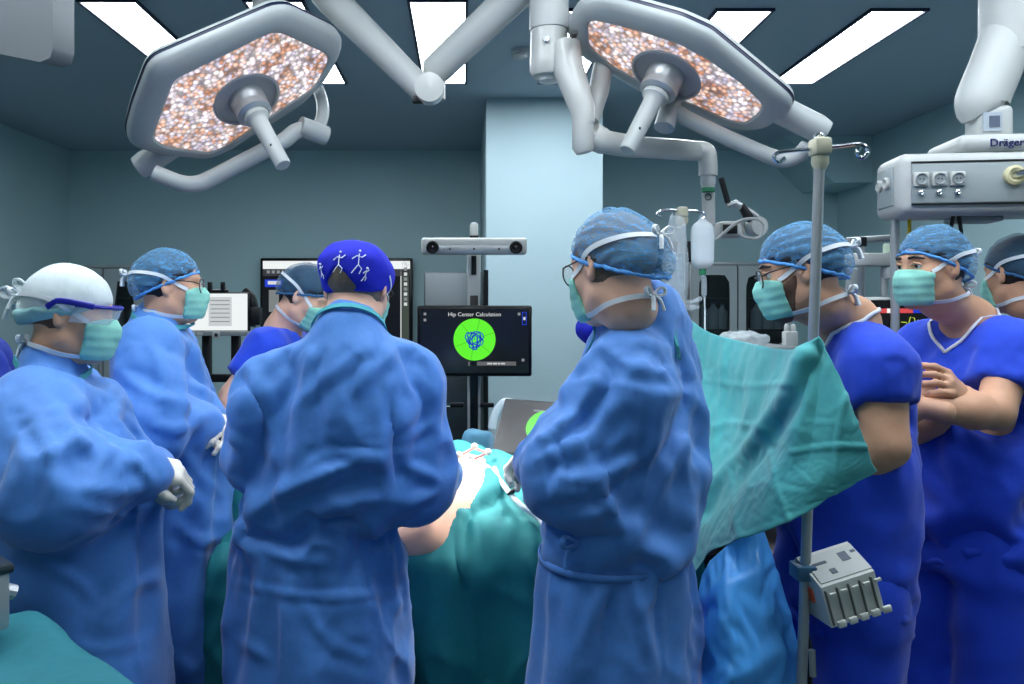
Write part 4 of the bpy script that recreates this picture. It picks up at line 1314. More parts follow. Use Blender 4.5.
def hand(root, name, m, wrist, fdir, back, side=1, curl=(.5, .6, .4), k=1.0, thumb=.5):
    """five separate fingers; fdir towards the fingers, back = back-of-hand normal"""
    x = Vector(fdir).normalized(); z = Vector(back); z = (z - x * z.dot(x)).normalized(); y = z.cross(x)
    w0 = Vector(wrist)

    def p(a, b, c): return w0 + (x * a + y * b * side + z * c) * k
    S = SDF()
    S.cone(p(-.05, 0, 0), p(.015, 0, 0), .027 * k, .026 * k, .02)
    S.cone(p(.02, -.018, 0), p(.082, -.028, 0), .018 * k, .014 * k, .02)
    S.cone(p(.02, .0, .002), p(.088, .0, .003), .018 * k, .014 * k, .02)
    S.cone(p(.02, .018, 0), p(.08, .027, 0), .018 * k, .013 * k, .02)
    for i, (by, ln, sp) in enumerate(((-.030, .92, -.10), (-.0095, 1.0, -.03), (.0105, .95, .04), (.029, .76, .12))):
        q = np.array([.088 - (.006 if i == 3 else 0), by, .002]); a = 0; pts = [q.copy()]
        for L_, cv in zip((.044, .028, .022), curl):
            a += cv * (1 + .08 * i)
            q = q + np.array([math.cos(a) * math.cos(sp), math.sin(sp), -math.sin(a)]) * L_ * ln
            pts.append(q.copy())
        S.chain([p(*t) for t in pts], [.0098 * k, .0092 * k, .0085 * k, .0075 * k], .004)
    S.chain([p(.012, -.026, -.006), p(.045, -.050 - .01 * thumb, -.018), p(.070, -.054, -.030), p(.090, -.046, -.040)], [.015 * k, .0115 * k, .0100 * k, .0085 * k], .008)
    V, Fq = S.mesh(.0036); V = relax(V, Fq, 1)
    return obj(name, V, Fq, m, root)


def cloth_obj(name, S, h, m, root, pinf, grow=.10, frames=14, stiff=20, bend=2.5, goal=.3, grav=.8, folds=(), sub=1, seed=1.0, pre=.012, fine=.0045):
    V, Fq = S.mesh(h)
    V = relax(V, Fq, 2); N = vnormals(V, Fq)
    V = V + N * np.array([[pre * nz(p, 7, seed) + pre * .6 * nz(p, 15, seed + 4)] for p in V])
    pin = np.clip(pinf(V, N), 0, 1)
    if frames: V = crumple(name, V, Fq, pin, grow, frames, stiff, bend, goal, grav)
    if sub: V, Fq = refine(V, Fq)
    # sharp creases of the stiff non-woven fabric
    for (path, wpx, amp) in folds:
        N = vnormals(V, Fq); Q = np.array(catmull([(x, y, 0) for x, y in path], 6))[:, :2]
        pxy = np.stack([CX + F_PX * V[:, 0] / V[:, 1], CY - F_PX * (V[:, 2] - EYE) / V[:, 1]], 1)
        view = V - np.array([0, 0, EYE]); face = (N * view).sum(1) / np.linalg.norm(view, axis=1)
        best = np.full(len(V), 999.0); par = np.zeros(len(V))
        for i in range(len(Q) - 1):
            ab = Q[i + 1] - Q[i]; t = np.clip(((pxy - Q[i]) @ ab) / (ab @ ab), 0, 1)
            dd = np.linalg.norm(pxy - Q[i] - t[:, None] * ab, axis=1); w_ = dd < best
            best[w_] = dd[w_]; par[w_] = (i + t[w_]) / (len(Q) - 1)
        env = np.clip(np.sin(np.clip(par, .03, .97) * math.pi), 0, 1) ** .5 * np.clip(-face * 3, 0, 1)
        V = V + N * (amp * env * (np.exp(-best / (wpx * .8)) - .45 * np.exp(-((best - 1.8 * wpx) / wpx) ** 2)))[:, None]
    if fine:
        N = vnormals(V, Fq)
        msk = np.array([max(0, nz(q, 3.5, seed + 2) + .55) for q in V])
        V = V + N * (fine * msk * (2.2 * ridges(V, 5.5, seed + 9, .8) + 1.3 * ridges(V, 10.5, seed + 3, .75, 2.5) + .5 * ridges(V, 21, seed + 5, 1.0, 2.0)))[:, None]
    o = obj(name, V, Fq, m, root)
    return o, V, Fq


def person(label, head, face, pitch=0, roll=0, hk=1.0, nb=None, chest=0, sh=None, hip=None, skin=M_skinA, arms=None, group=None,
           cap='bouffant', mask=True, legs=True, sw=.175, hair=M_hair, glasses=None, eyes=False, capm=None, ruffm=None, arm_r=1.0, feet=True, beard=0, tied=True, bag=1.0, cf=.42):
    """builds skin body, hair, cap, mask; returns a context for clothing"""
    c = Vector(head); R = head_R(face, pitch, roll); Hd = Head(c, R, hk)
    nb = Vector(nb); hip = Vector(hip)
    root = thing('person', label, 'person', (hip.x, hip.y, 0), group)
    ca, sa = math.cos(R_(chest)), math.sin(R_(chest))
    fw = Vector((ca, sa, 0)); rt = Vector((sa, -ca, 0))
    shl = {1: nb + rt * sw + Vector((0, 0, -.055)), -1: nb - rt * sw + Vector((0, 0, -.055))}
    if sh:
        for q in sh: shl[q] = Vector(sh[q])
    B = SDF(); Hd.sdf(B)
    B.cone(Hd.p(0, -.022, -.05), Hd.p(0, -.03, -.1), .056 * hk, .054 * hk, .03)
    B.cone(Hd.p(0, -.03, -.09), nb, .056 * hk, .056, .025)
    B.cone(nb, nb + Vector((0, 0, -.08)), .058, .07, .04)
    B.cone(nb + Vector((0, 0, -.03)), nb + fw * .045 + Vector((0, 0, -.16)), .06, .055, .03)
    mid = (nb + hip) / 2
    B.loft([(hip.z - .06, hip.x, hip.y, .09, .13), (hip.z + .12, (hip.x * .7 + nb.x * .3), hip.y * .7 + nb.y * .3, .08, .115), (nb.z - .22, nb.x * .8 + hip.x * .2, nb.y * .8 + hip.y * .2, .08, .125), (nb.z - .11, nb.x, nb.y, .065, .09)], R_(chest), .05)
    for sg in (1, -1):
        B.cone(nb + Vector((0, 0, -.05)), shl[sg], .035, .045, .04)
        if arms and sg in arms:
            el, wr = Vector(arms[sg][0]), Vector(arms[sg][1])
            B.chain([shl[sg], el], [.050 * arm_r, .043 * arm_r], .03); B.chain([el, (el * .7 + wr * .3), wr], [.043 * arm_r, .044 * arm_r, .028], .015)
        if legs:
            kn = Vector((hip.x, hip.y, .48)) + rt * sg * .1 + fw * .02; an = Vector((hip.x, hip.y, .09)) + rt * sg * .11
            B.chain([hip + rt * sg * .09 - Vector((0, 0, .03)), kn, an], [.085, .058, .04], .03)
    lo, hi = B.bounds()
    lo = lo - .04; hi = hi + .04
    fl = np.array(c) - .14 * hk; fh = np.array(c) + .14 * hk
    axes = [split_axis(lo[i], hi[i], fl[i], fh[i], .016, .0062) for i in range(3)]
    V, Fq = B.mesh(0, axes=axes)
    V = relax(V, Fq, 1, .4)
    body = obj('body', V, Fq, skin, root)
    if beard:
        bf = Head(c, R, hk).sdf(None, ears=False)

        def beardfn(X, Y, Z):
            x, y, z = Hd.inv(X, Y, Z)
            d = bf.pts(np.stack(np.broadcast_arrays(X, Y, Z), -1)) - .0025 * hk
            return np.maximum(d, np.maximum(np.maximum(.012 - y - .25 * (z + .0), z + .0 + .55 * np.maximum(y - .015, 0)), -(z + .125)))
        V, Fq = SDF().func(beardfn, np.array(c) - .14 * hk, np.array(c) + .14 * hk).mesh(.0055)
        obj('beard', V, Fq, M_beard, root)
    # ---- hair under the cap
    hf = Head(c, R, hk).sdf(None, ears=False)

    def hairfn(X, Y, Z):
        x, y, z = Hd.inv(X, Y, Z)
        d = hf.pts(np.stack(np.broadcast_arrays(X, Y, Z), -1)) - .006 * hk
        line = np.maximum(np.maximum(y - .070 - z * .1, -(z + .034 - y * .32)), y - .004 - np.maximum(z - .015, 0) * 2.2)
        return np.maximum(d, line)
    HS = SDF().func(hairfn, np.array(c) - .13 * hk, np.array(c) + .13 * hk)
    V, Fq = HS.mesh(.0065); V = relax(V, Fq, 1)
    obj('hair', V, Fq, hair, root)
    # ---- cap
    CS = SDF()
    cm, rm = capm or M_net, ruffm or M_ruff
    if cap == 'bouffant':
        CS.ell(Hd.p(0, -.016, .036), np.array((.085, .106, .095)) * hk, R, .03)
        CS.ell(Hd.p(0, -.075 - .015 * bag, .004 - .014 * bag), np.array((.066, .042 + .016 * bag, .05)) * hk, R, .05)
        pl = Hd.p(0, .1, .05); dn = R @ Vector((0, .40, -.9))
        CS.half(pl, dn, 'i', .02)
        V, Fq = CS.mesh(.0068); N = vnormals(V, Fq)
        L_ = np.stack(Hd.inv(V[:, 0], V[:, 1], V[:, 2]), 1)
        ang = np.arctan2(L_[:, 0], L_[:, 2] + .02)
        V = V + N * (.0022 * np.sin(ang * 26 + 6 * np.array([nz(q, 14, 3) for q in L_])) + .0018 * np.array([nz(q, 30, 5) for q in L_]))[:, None]
        co = obj('bouffant_cap', V, Fq, cm, root)
        # gathered elastic edge
        CE = SDF(); CE.ops = CS.ops[:2]; pp = []
        for q in range(64):
            a = 2 * math.pi * q / 64
            rr_ = np.linspace(.03, .2, 90); y_ = -.02 + rr_ * math.cos(a); x_ = rr_ * math.sin(a); z_ = .054 + (y_ - .1) * .444
            W3 = np.array([tuple(Hd.p(u, v, w_)) for u, v, w_ in zip(x_, y_, z_)]); dd = CE.pts(W3)
            kx = int(np.argmax(dd > -.002)); pp.append(W3[kx])
        mb = MB(); rs = [(.0045 + .003 * nz((q * .9, 0, 0), 1, 2)) * hk for q in range(64)]
        pl_ = [Vector(v) + R @ Vector((0, 0, .004 * nz((q * .8, 2, 0), 1, 5))) for q, v in enumerate(pp)]
        mb.tube(pl_ + [pl_[0]], rs + [rs[0]], 8, cap=False).build('elastic_edge', rm, co)
    elif cap == 'royal':
        CS.ell(Hd.p(0, -.014, .03), np.array((.090, .108, .096)) * hk, R, .03)
        CS.rbox(Hd.p(0, -.014, .055), np.array((.086, .104, .05)) * hk, R, .05, .02)
        CS.half(Hd.p(0, .1, .022), R @ Vector((0, .28, -.96)), 'i', .006)
        CS.rbox(Hd.p(-.012, -.125, -.02), np.array((.034, .04, .034)) * hk, R @ Matrix.Rotation(R_(45), 3, 'Y'), .004, .004, 's')
        V, Fq = CS.mesh(.006); N = vnormals(V, Fq)
        V = V + N * np.array([[.0028 * nz(q, 24, 2)] for q in V])
        co = obj('surgical_cap', V, Fq, M_rcap, root)
    elif cap == 'white':
        CS.ell(Hd.p(0, -.016, .034), np.array((.088, .110, .098)) * hk, R, .03)
        CS.half(Hd.p(0, .1, .03), R @ Vector((0, .22, -.97)), 'i', .01)
        V, Fq = CS.mesh(.006); N = vnormals(V, Fq)
        V = V + N * np.array([[.002 * nz(q, 30, 2) - .0015 * abs(nz(q, 18, 7))] for q in V])
        co = obj('surgical_cap', V, Fq, M_wcap, root)
        BS = SDF()
        BS.ell(Hd.p(0, -.02, .02), np.array((.087, .112, .08)) * hk, R, .02)
        BS.ell(Hd.p(0, -.105, -.005), np.array((.05, .032, .036)) * hk, R, .03)
        BS.half(Hd.p(0, .1, .022), R @ Vector((0, .28, -.96)), 'i', .01); BS.half(Hd.p(0, .1, .056), R @ Vector((0, -.24, .97)), 'i', .01)
        V, Fq = BS.mesh(.006); N = vnormals(V, Fq)
        V = V + N * np.array([[.004 * nz((q[0], q[1], q[2] * 2.2), 26, 4)] for q in V])
        obj('cap_band', V, Fq, M_mintcap, co)
        mb = MB(); bow(mb, Hd.p(.0, -.125, .03), R @ Matrix.Rotation(R_(60), 3, 'Z'), 1.2); mb.build('cap_tie', M_wcap, co); mb = MB(); bow(mb, Hd.p(.0, -.11, .06), R @ Matrix.Rotation(R_(60), 3, 'Z'), .9); mb.build('cap_tie', M_wcap, co)
    # ---- surface for straps
    SS = SDF(); Hd.sdf(SS, ears=False)
    SS.cone(Hd.p(0, -.022, -.05), Hd.p(0, -.03, -.1), .056 * hk, .054 * hk, .03)
    SS.cone(Hd.p(0, -.03, -.09), nb, .056 * hk, .062, .035)
    for op in CS.ops: SS.ops.append(op)
    if CS.ops:
        SS = SDF(); Hd.sdf(SS, ears=False); SS.cone(Hd.p(0, -.022, -.05), Hd.p(0, -.03, -.1), .056 * hk, .054 * hk, .03); SS.cone(Hd.p(0, -.03, -.09), nb, .056 * hk, .062, .035)
        if cap != 'none': SS.func(lambda X, Y, Z: CS.pts(np.stack(np.broadcast_arrays(X, Y, Z), -1)), np.array(c) - .15, np.array(c) + .15, .0)
    if mask:
        mf = Head(c, R, hk).sdf(None, ears=False)
        mf.ell(Hd.p(0, .064, -.056), np.array((.046, .046, .056)) * hk, R, .035)

        def maskfn(X, Y, Z):
            x, y, z = Hd.inv(X, Y, Z)
            ple = .0022 * np.abs(((z + .12) / .024) % 1.0 - .5) * 2
            d = mf.pts(np.stack(np.broadcast_arrays(X, Y, Z), -1)) - (.003 + ple) * hk
            top = z - (-.002 - np.maximum(0, .09 - y) * .35)
            reg = np.maximum(np.maximum(top, -(z + .110)), .053 - y - .2 * np.maximum(0, -(z + .05)))
            return np.maximum(d, reg)
        MS = SDF().func(maskfn, np.array(c) - .15 * hk, np.array(c) + .16 * hk)
        V, Fq = MS.mesh(.0045); V = relax(V, Fq, 1, .4)
        mo = obj('face_mask', V, Fq, M_mask, root)
        for sg in (-1, 1):
            up = [Hd.p(sg * .056, .056, -.014), Hd.p(sg * .072, .025, .008), Hd.p(sg * .082, -.018, .033), Hd.p(sg * .075, -.07, .043), Hd.p(sg * .04, -.115, .042), Hd.p(sg * .005, -.135, .038)]
            dnp = [Hd.p(sg * .046, .052, -.1), Hd.p(sg * .058, .01, -.096), Hd.p(sg * .062, -.03, -.088), Hd.p(sg * .05, -.075, -.082), Hd.p(sg * .02, -.1, -.08), Hd.p(0, -.105, -.08)]
            if cap != 'royal': obj('strap', *ribbon(SS, up, .0115 * hk, .002, .0012), M_strap, mo, auto=35)
            else: obj('strap', *ribbon(SS, up[:3], .006 * hk, .002, .0012), M_strap, mo, auto=35)
            obj('strap', *ribbon(SS, dnp, .0115 * hk, .002, .0012), M_strap, mo, auto=35)
        if tied:
            mb = MB(); q = SS.project(np.array([tuple(Hd.p(0, -.135, .038)), tuple(Hd.p(0, -.1, -.08))]), .006)
            bow(mb, Vector(q[0]), R, .8); mb.build('tie_bow', M_strap, mo); mb = MB(); bow(mb, Vector(q[1]), R, .8); mb.build('tie_bow', M_strap, mo)
    if eyes:
        for sg in (-1, 1):
            e = obj('eye', *[v for v in (lambda m_: (m_.v, m_.f))(MB().lathe([(0, -.0115), (.006, -.0098), (.0098, -.006), (.0115, 0), (.0098, .006), (.006, .0098), (0, .0115)], Hd.p(sg * .032, .072, .008), R @ Vector((0, 1, 0)), 16, cap=False))], M_eye, root)
            MB().lathe([(.0058, 0), (.004, .0015), (0, .002)], Hd.p(sg * .032, .0825, .006), R @ Vector((0, 1, -.15)), 14).build('iris', M_iris, e)
            MB().tube([Hd.p(sg * .014, .093, .031), Hd.p(sg * .034, .089, .034), Hd.p(sg * .054, .071, .028)], [.003, .0042, .002], 8).build('eyebrow', M_hair, root)
            MB().tube([Hd.p(sg * .017, .0865, .012), Hd.p(sg * .032, .089, .0165), Hd.p(sg * .047, .078, .011)], [.003, .0036, .002], 8).build('eyelid', skin, root)
    if glasses == 'wire':
        fr = MB()
        for sg in (-1, 1):
            fr.ring(Hd.p(sg * .034, .102, .002), R @ Vector((sg * .18, 1, 0)), .024 * hk, .0016, 24, 6)
            fr.tube([Hd.p(sg * .057, .098, .008), Hd.p(sg * .073, .08, .014), Hd.p(sg * .081, .0, .022), Hd.p(sg * .082, -.03, .01)], .0017, 6)
        fr.tube([Hd.p(-.012, .107, .006), Hd.p(0, .11, .009), Hd.p(.012, .107, .006)], .0016, 6)
        go = fr.build('glasses', M_dark, root)
        for sg in (-1, 1): MB().lathe([(0, 0), (.023 * hk, 0), (.023 * hk, .001), (0, .0012)], Hd.p(sg * .034, .102, .002), R @ Vector((sg * .18, 1, 0)), 24).build('lens', M_lens, go)
    if glasses == 'goggles':
        fr = MB()
        arc = [(-.082, .03), (-.08, .065), (-.06, .1), (-.03, .113), (0, .116), (.03, .113), (.06, .1), (.08, .065), (.082, .03)]
        fr.tube(catmull([Hd.p(x, y, .028) for x, y in arc], 4), .0042, 8)
        for sg in (-1, 1): fr.tube(catmull([Hd.p(sg * .082, .075, .028), Hd.p(sg * .088, .03, .034), Hd.p(sg * .09, -.012, .034), Hd.p(sg * .086, -.035, .016)], 4), .0052, 8, flat=(1.3, .7))
        go = fr.build('goggles', M_goggle, root)
        G_ = np.array([[Hd.p(x, y - .004 * r_, .027 - .014 * r_) for (x, y) in arc] for r_ in range(4)])
        V, Fc = grid_mesh(G_, .0015); obj('visor', V, Fc, mat('visor_clear', (210, 225, 240), .08, alpha=.3), go)
    return dict(root=root, H=Hd, nb=nb, hip=hip, sh=shl, fw=fw, rt=rt, chest=chest, arms=arms, B=B, SS=SS, body=body, cf=cf, skin=skin, c=c, R=R)


def seg_d(V, a, b):
    a = np.array(a); b = np.array(b); ab = b - a; t = np.clip((V - a) @ ab / (ab @ ab), 0, 1)
    return np.linalg.norm(V - a - t[:, None] * ab, axis=1), t


def gown(p, st, sleeves, belt=None, hem=.28, folds=(), seed=1.0, h=.019, m=None, **kw):
    """st: loft rows (z, cx, cy, rx, ry); sleeves {side: (shoulder, elbow, cuff, r0, r1, r2)}"""
    S = SDF(); yaw = R_(p['chest'])
    S.loft(st, yaw, .05)
    nb = p['nb']
    for sg in (1, -1):
        sh = p['sh'][sg]
        S.cone(nb + Vector((0, 0, -.045)), sh, .06, .075, .06)
        if sg in sleeves:
            el, cu, r0, r1, r2 = sleeves[sg]
            S.chain([sh, el, cu], [r0, r1, r2], .045)
    nk = p['H'].p(0, -.03, -.09); ct = nb + (nk - nb) * p['cf']
    S.cone(nb + Vector((0, 0, -.04)), ct, .09, .073, .03)

    def pinf(V, N):
        w_ = np.full(len(V), .035)
        w_ = np.maximum(w_, np.where(N[:, 2] > .35, .45 * np.clip((N[:, 2] - .35) / .4, 0, 1), 0))
        w_ = np.maximum(w_, np.clip((V[:, 2] - (nb.z - .07)) / .04, 0, 1)); w_ = np.maximum(w_, np.clip(1.8 - np.linalg.norm(V - np.array(nb), axis=1) / .075, 0, 1))
        w_ = np.maximum(w_, np.where(V[:, 2] < hem + .04, .6, 0))
        if belt: w_ = np.maximum(w_, np.where(np.abs(V[:, 2] - belt) < .02, .55, 0))
        for sg in sleeves:
            el, cu = sleeves[sg][0], sleeves[sg][1]
            dd = np.linalg.norm(V - np.array(cu), axis=1); w_ = np.maximum(w_, np.clip(1.3 - dd / .1, 0, 1))
            dd, t = seg_d(V, p['sh'][sg], el); w_ = np.maximum(w_, np.where((dd < .16) & (N[:, 2] > .1), .25, 0))
        return w_
    o, V, Fq = cloth_obj('gown', S, h, m or M_gown, p['root'], pinf, folds=folds, seed=seed, **kw)
    p['G'] = S; p['gown'] = o
    return o, S, V


def collar(p, parent, m, dz=-.02, w=.02, r=.075, tilt=.0, surf=None, off=.004):
    """band round the neck lying on body and gown"""
    U = SDF(); surf = surf or [p['B'], p['G']]
    for q in surf:
        U.func((lambda q: (lambda X, Y, Z: q.pts(np.stack(np.broadcast_arrays(X, Y, Z), -1))))(q), (-9,) * 3, (9,) * 3, .02)
    nb, fw, rt = p['nb'], p['fw'], p['rt']
    nk = p['H'].p(0, -.03, -.09); ax = (nk - nb).normalized(); ct = nb + (nk - nb) * p['cf'] + ax * (dz + .022)
    u = (rt - ax * rt.dot(ax)).normalized(); v = ax.cross(u)
    pts = []
    rr_ = np.linspace(.03, .16, 80)
    for k in range(56):
        dv = u * math.cos(2 * math.pi * k / 56) + v * math.sin(2 * math.pi * k / 56)
        W3 = np.array(ct)[None] + rr_[:, None] * np.array(dv)[None]; kx = int(np.argmax(U.pts(W3) > .003)); pts.append(W3[kx if kx else 30])
    return obj('collar', *ribbon(U, pts, w, off, .004, 1, closed=True, project=False), m, parent, auto=35)


def vneck_trim(p, parent, m, G, pts, w=.009):
    U = SDF()
    for q in (p['B'], G):
        U.func((lambda q: (lambda X, Y, Z: q.pts(np.stack(np.broadcast_arrays(X, Y, Z), -1))))(q), (-9,) * 3, (9,) * 3, .01)
    return obj('neck_piping', *ribbon(U, pts, w, .003, .003, 5), m, parent)


def fp(S, pts, d):
    """fold path: pixels at depth d dropped on surface S along the view"""
    P3 = np.array([tuple(P(x, y, d)) for x, y in pts])
    return [v for v in S.project(P3, 0, 10)]


# ---------------------------------------------------------------- A: front left, white cap and goggles
a = 12
rv = Vector((math.sin(R_(a)), -math.cos(R_(a)), 0))
pA = person('man in pale tied cap and blue goggles, blue gown, front left', P(64, 315, 1.74) - rv * .067, 9, 6, 0, .87, P(50, 383, 1.83), 14,
            hip=(-.85, 1.82, .92), skin=M_skinB, cap='white', glasses='goggles', hair=M_beard,
            arms={1: (P(55, 486, 1.56), P(142, 468, 1.68)), -1: (P(120, 480, 2.05), P(162, 474, 1.84))}, group='surgical team in blue gowns')
el, cu = Vector(P(58, 482, 1.58)), Vector(P(138, 474, 1.67))
ob, G, V = gown(pA, [(.28, -.88, 1.80, .17, .235), (.62, -.872, 1.80, .16, .22), (.95, -.865, 1.80, .152, .205), (1.15, -.865, 1.80, .155, .20), (1.28, -.885, 1.81, .135, .185), (1.37, -.90, 1.82, .09, .11)],
                {1: (el, cu, .09, .098, .062), -1: (P(120, 478, 2.03), P(156, 476, 1.86), .085, .085, .055)}, seed=2.0, folds=[
    ([(105, 425), (65, 446), (25, 462)], 8, .010), ([(168, 478), (120, 492), (60, 486)], 8, .010), ([(130, 452), (152, 482)], 6, .009), ([(165, 500), (125, 512), (70, 505)], 7, .010), ([(45, 400), (80, 440), (110, 460)], 7, .009),
    ([(35, 560), (75, 580), (95, 600)], 6, .006), ([(90, 620), (130, 590), (160, 575)], 6, .006), ([(20, 420), (40, 460), (35, 500)], 8, -.010), ([(100, 395), (135, 430), (150, 455)], 6, .008), ([(60, 640), (100, 650), (150, 640)], 5, .005)])
cA = collar(pA, ob, M_trim, -.004, .012, .078)
hand(pA['root'], 'glove', M_glove, P(140, 464, 1.685), (.75, .45, -.3), (.25, -.35, .9), 1, (.6, .8, .6), .95)
hand(pA['root'], 'glove', M_glove, P(168, 492, 1.80), (.1, -.75, .45), (.85, .05, -.1), 1, (.5, .8, .5), .95)

# ---------------------------------------------------------------- B: second left
a = 13
rv = Vector((math.sin(R_(a)), -math.cos(R_(a)), 0))
pB = person('man in sheer blue cap and green mask, blue gown, looking right', P(168, 286, 2.27) - rv * .066, a, 0, 0, .86, P(158, 332, 2.34), 14,
            hip=(-.84, 2.32, .92), skin=M_skinA, glasses='wire', group='surgical team in blue gowns', bag=.3,
            arms={1: (P(150, 428, 2.1), P(204, 422, 2.2)), -1: (P(195, 430, 2.5), P(214, 425, 2.32))})
ob, G, V = gown(pB, [(.28, -.82, 2.32, .18, .23), (.62, -.82, 2.32, .172, .22), (.95, -.825, 2.32, .16, .20), (1.15, -.84, 2.32, .15, .19), (1.32, -.87, 2.33, .125, .175), (1.42, -.89, 2.34, .09, .11)],
                {1: (P(152, 425, 2.1), P(203, 424, 2.2), .085, .09, .058), -1: (P(195, 428, 2.48), P(210, 425, 2.34), .085, .085, .055)}, seed=5.0, folds=[
    ([(150, 345), (165, 380), (160, 420)], 6, .010), ([(185, 335), (200, 370), (205, 400)], 5, .008), ([(120, 370), (150, 395), (190, 405)], 6, .010), ([(205, 420), (175, 430), (150, 425)], 5, .010), ([(180, 450), (205, 480), (225, 500)], 6, .008), ([(170, 520), (200, 540), (230, 535)], 6, .008)])
collar(pB, ob, M_trim, -.004, .012, .078)
hand(pB['root'], 'glove', M_glove, P(203, 420, 2.2), (.8, .35, -.3), (.2, -.5, .8), 1, (.5, .7, .5), 1.0)
hand(pB['root'], 'glove', M_glove, P(214, 430, 2.3), (.5, -.75, .1), (.6, .3, .7), -1, (.5, .7, .5), 1.0)

# ---------------------------------------------------------------- C: centre, back to the camera, royal blue cap
pC = person('surgeon with back to camera in royal blue printed cap and blue gown', P(357, 290, 1.9), 76, 16, 0, .9, P(348, 334, 1.83), 90,
            hip=(-.36, 1.92, .92), skin=M_skinC, cap='royal', hair=M_hairg, glasses='wire', group='surgical team in blue gowns', tied=False, cf=.12,
            sh={-1: P(270, 390, 1.86), 1: P(406, 380, 1.9)},
            arms={1: (P(428, 472, 1.94), P(440, 478, 2.16)), -1: (P(264, 450, 1.92), P(306, 476, 2.2))})
ob, G, V = gown(pC, [(.28, -.352, 1.92, .18, .228), (.62, -.352, 1.92, .175, .218), (.85, -.352, 1.92, .165, .205), (1.04, -.352, 1.91, .152, .19), (1.18, -.315, 1.89, .15, .195), (1.32, -.28, 1.87, .13, .185), (1.41, -.268, 1.84, .10, .12), (1.44, -.268, 1.83, .085, .095)],
                {1: (P(414, 470, 1.93), P(436, 474, 2.12), .08, .09, .066), -1: (P(264, 446, 1.91), P(308, 474, 2.16), .078, .07, .056)}, belt=.975, seed=8.0, h=.016, folds=[
    ([(402, 452), (340, 468), (285, 492), (243, 522)], 9, .016), ([(398, 498), (345, 503), (300, 522)], 7, .010), ([(300, 470), (340, 452), (392, 468)], 6, .008),
    ([(345, 362), (305, 398), (280, 432)], 7, .008), ([(397, 350), (366, 378), (350, 400)], 7, .008), ([(390, 395), (394, 440), (397, 490)], 7, -.016), ([(243, 378), (262, 415), (262, 470)], 7, -.012),
    ([(232, 582), (290, 594), (340, 596), (398, 592)], 4, .006), ([(284, 598), (282, 690)], 3, .004), ([(400, 440), (432, 424)], 5, .008), ([(398, 462), (442, 482)], 6, .010), ([(408, 505), (440, 490)], 6, .010),
    ([(330, 500), (370, 525), (396, 560)], 6, .007), ([(250, 540), (300, 560), (360, 562)], 6, .006), ([(228, 430), (245, 445)], 5, .008), ([(300, 600), (330, 640), (370, 660)], 6, .005), ([(240, 640), (270, 660)], 6, .006)])
collar(pC, ob, M_trim, -.004, .012, .078)
hand(pC['root'], 'glove', M_glove, P(440, 478, 2.17), (-.3, .9, -.2), (0, 0, 1), 1, (.5, .7, .5), 1.0)
hand(pC['root'], 'glove', M_glove, P(302, 480, 2.2), (.6, .7, -.2), (0, 0, 1), -1, (.5, .7, .5), 1.0)

# ---------------------------------------------------------------- D: right of centre
a = 127
lv = Vector((-math.sin(R_(a)), math.cos(R_(a)), 0))
pD = person('surgeon in sheer blue cap with tied white mask straps, tall blue gown', P(588, 267, 1.62) - lv * .071, a, 10, 0, .93, P(648, 322, 1.75), 150,
            hip=(.325, 1.70, .94), skin=M_skinC, glasses='wire', group='surgical team in blue gowns', hair=M_hairg, sw=.18, bag=1.2,
            sh={-1: P(628, 372, 1.61), 1: P(657, 365, 1.90)},
            arms={-1: (P(563, 460, 1.60), P(548, 462, 1.86)), 1: (P(600, 450, 2.0), P(548, 455, 2.1))})
ob, G, V = gown(pD, [(.28, .315, 1.70, .18, .215), (.6, .315, 1.70, .166, .20), (.9, .315, 1.70, .155, .185), (1.02, .318, 1.70, .148, .178), (1.2, .335, 1.71, .148, .18), (1.36, .36, 1.72, .13, .175), (1.45, .38, 1.735, .10, .115), (1.50, .383, 1.74, .08, .085)],
                {-1: (P(570, 463, 1.60), P(552, 463, 1.84), .082, .09, .068), 1: (P(600, 450, 1.98), P(552, 456, 2.06), .085, .085, .06)}, belt=1.03, seed=11.0, h=.016, folds=[
    ([(602, 372), (572, 418), (536, 446)], 8, .012), ([(622, 400), (585, 440), (530, 462)], 8, .012), ([(640, 470), (600, 500), (545, 510)], 7, -.014), ([(692, 360), (682, 430), (690, 520)], 6, .010),
    ([(662, 380), (652, 450), (628, 545)], 7, .010), ([(692, 430), (662, 480), (632, 548)], 7, .012), ([(628, 560), (640, 610), (652, 670)], 5, .009), ([(626, 548), (612, 510), (590, 470)], 6, .010), ([(628, 560), (600, 600), (580, 650)], 6, .008),
    ([(560, 480), (600, 476), (640, 455)], 7, .010), ([(600, 345), (640, 370), (690, 372)], 7, .007), ([(545, 440), (560, 470), (555, 495)], 5, .009), ([(640, 330), (668, 372), (672, 430)], 6, .008)])
collar(pD, ob, M_trim, -.004, .012, .078)
bp = []
for k in range(40):
    q = 2 * math.pi * k / 40
    bp.append(Vector((.33 + .22 * math.cos(q), 1.70 + .24 * math.sin(q), 1.03)))
GS = pD['G']
obj('belt', *ribbon(GS, bp, .014, .004, .003, 1, closed=True), M_gown, ob)
mb = MB(); bow(mb, Vector(GS.project(np.array([tuple(P(570, 548, 1.52))]), .008)[0]), head_R(330), 1.1); mb.build('belt_knot', M_gown, ob)
hand(pD['root'], 'glove', M_glove, P(547, 463, 1.87), (-.2, .95, -.2), (0, 0, 1), -1, (.5, .7, .5), 1.0)
hand(pD['root'], 'glove', M_glove, P(546, 456, 2.09), (-.7, .6, -.2), (0, 0, 1), 1, (.5, .7, .5), 1.0)


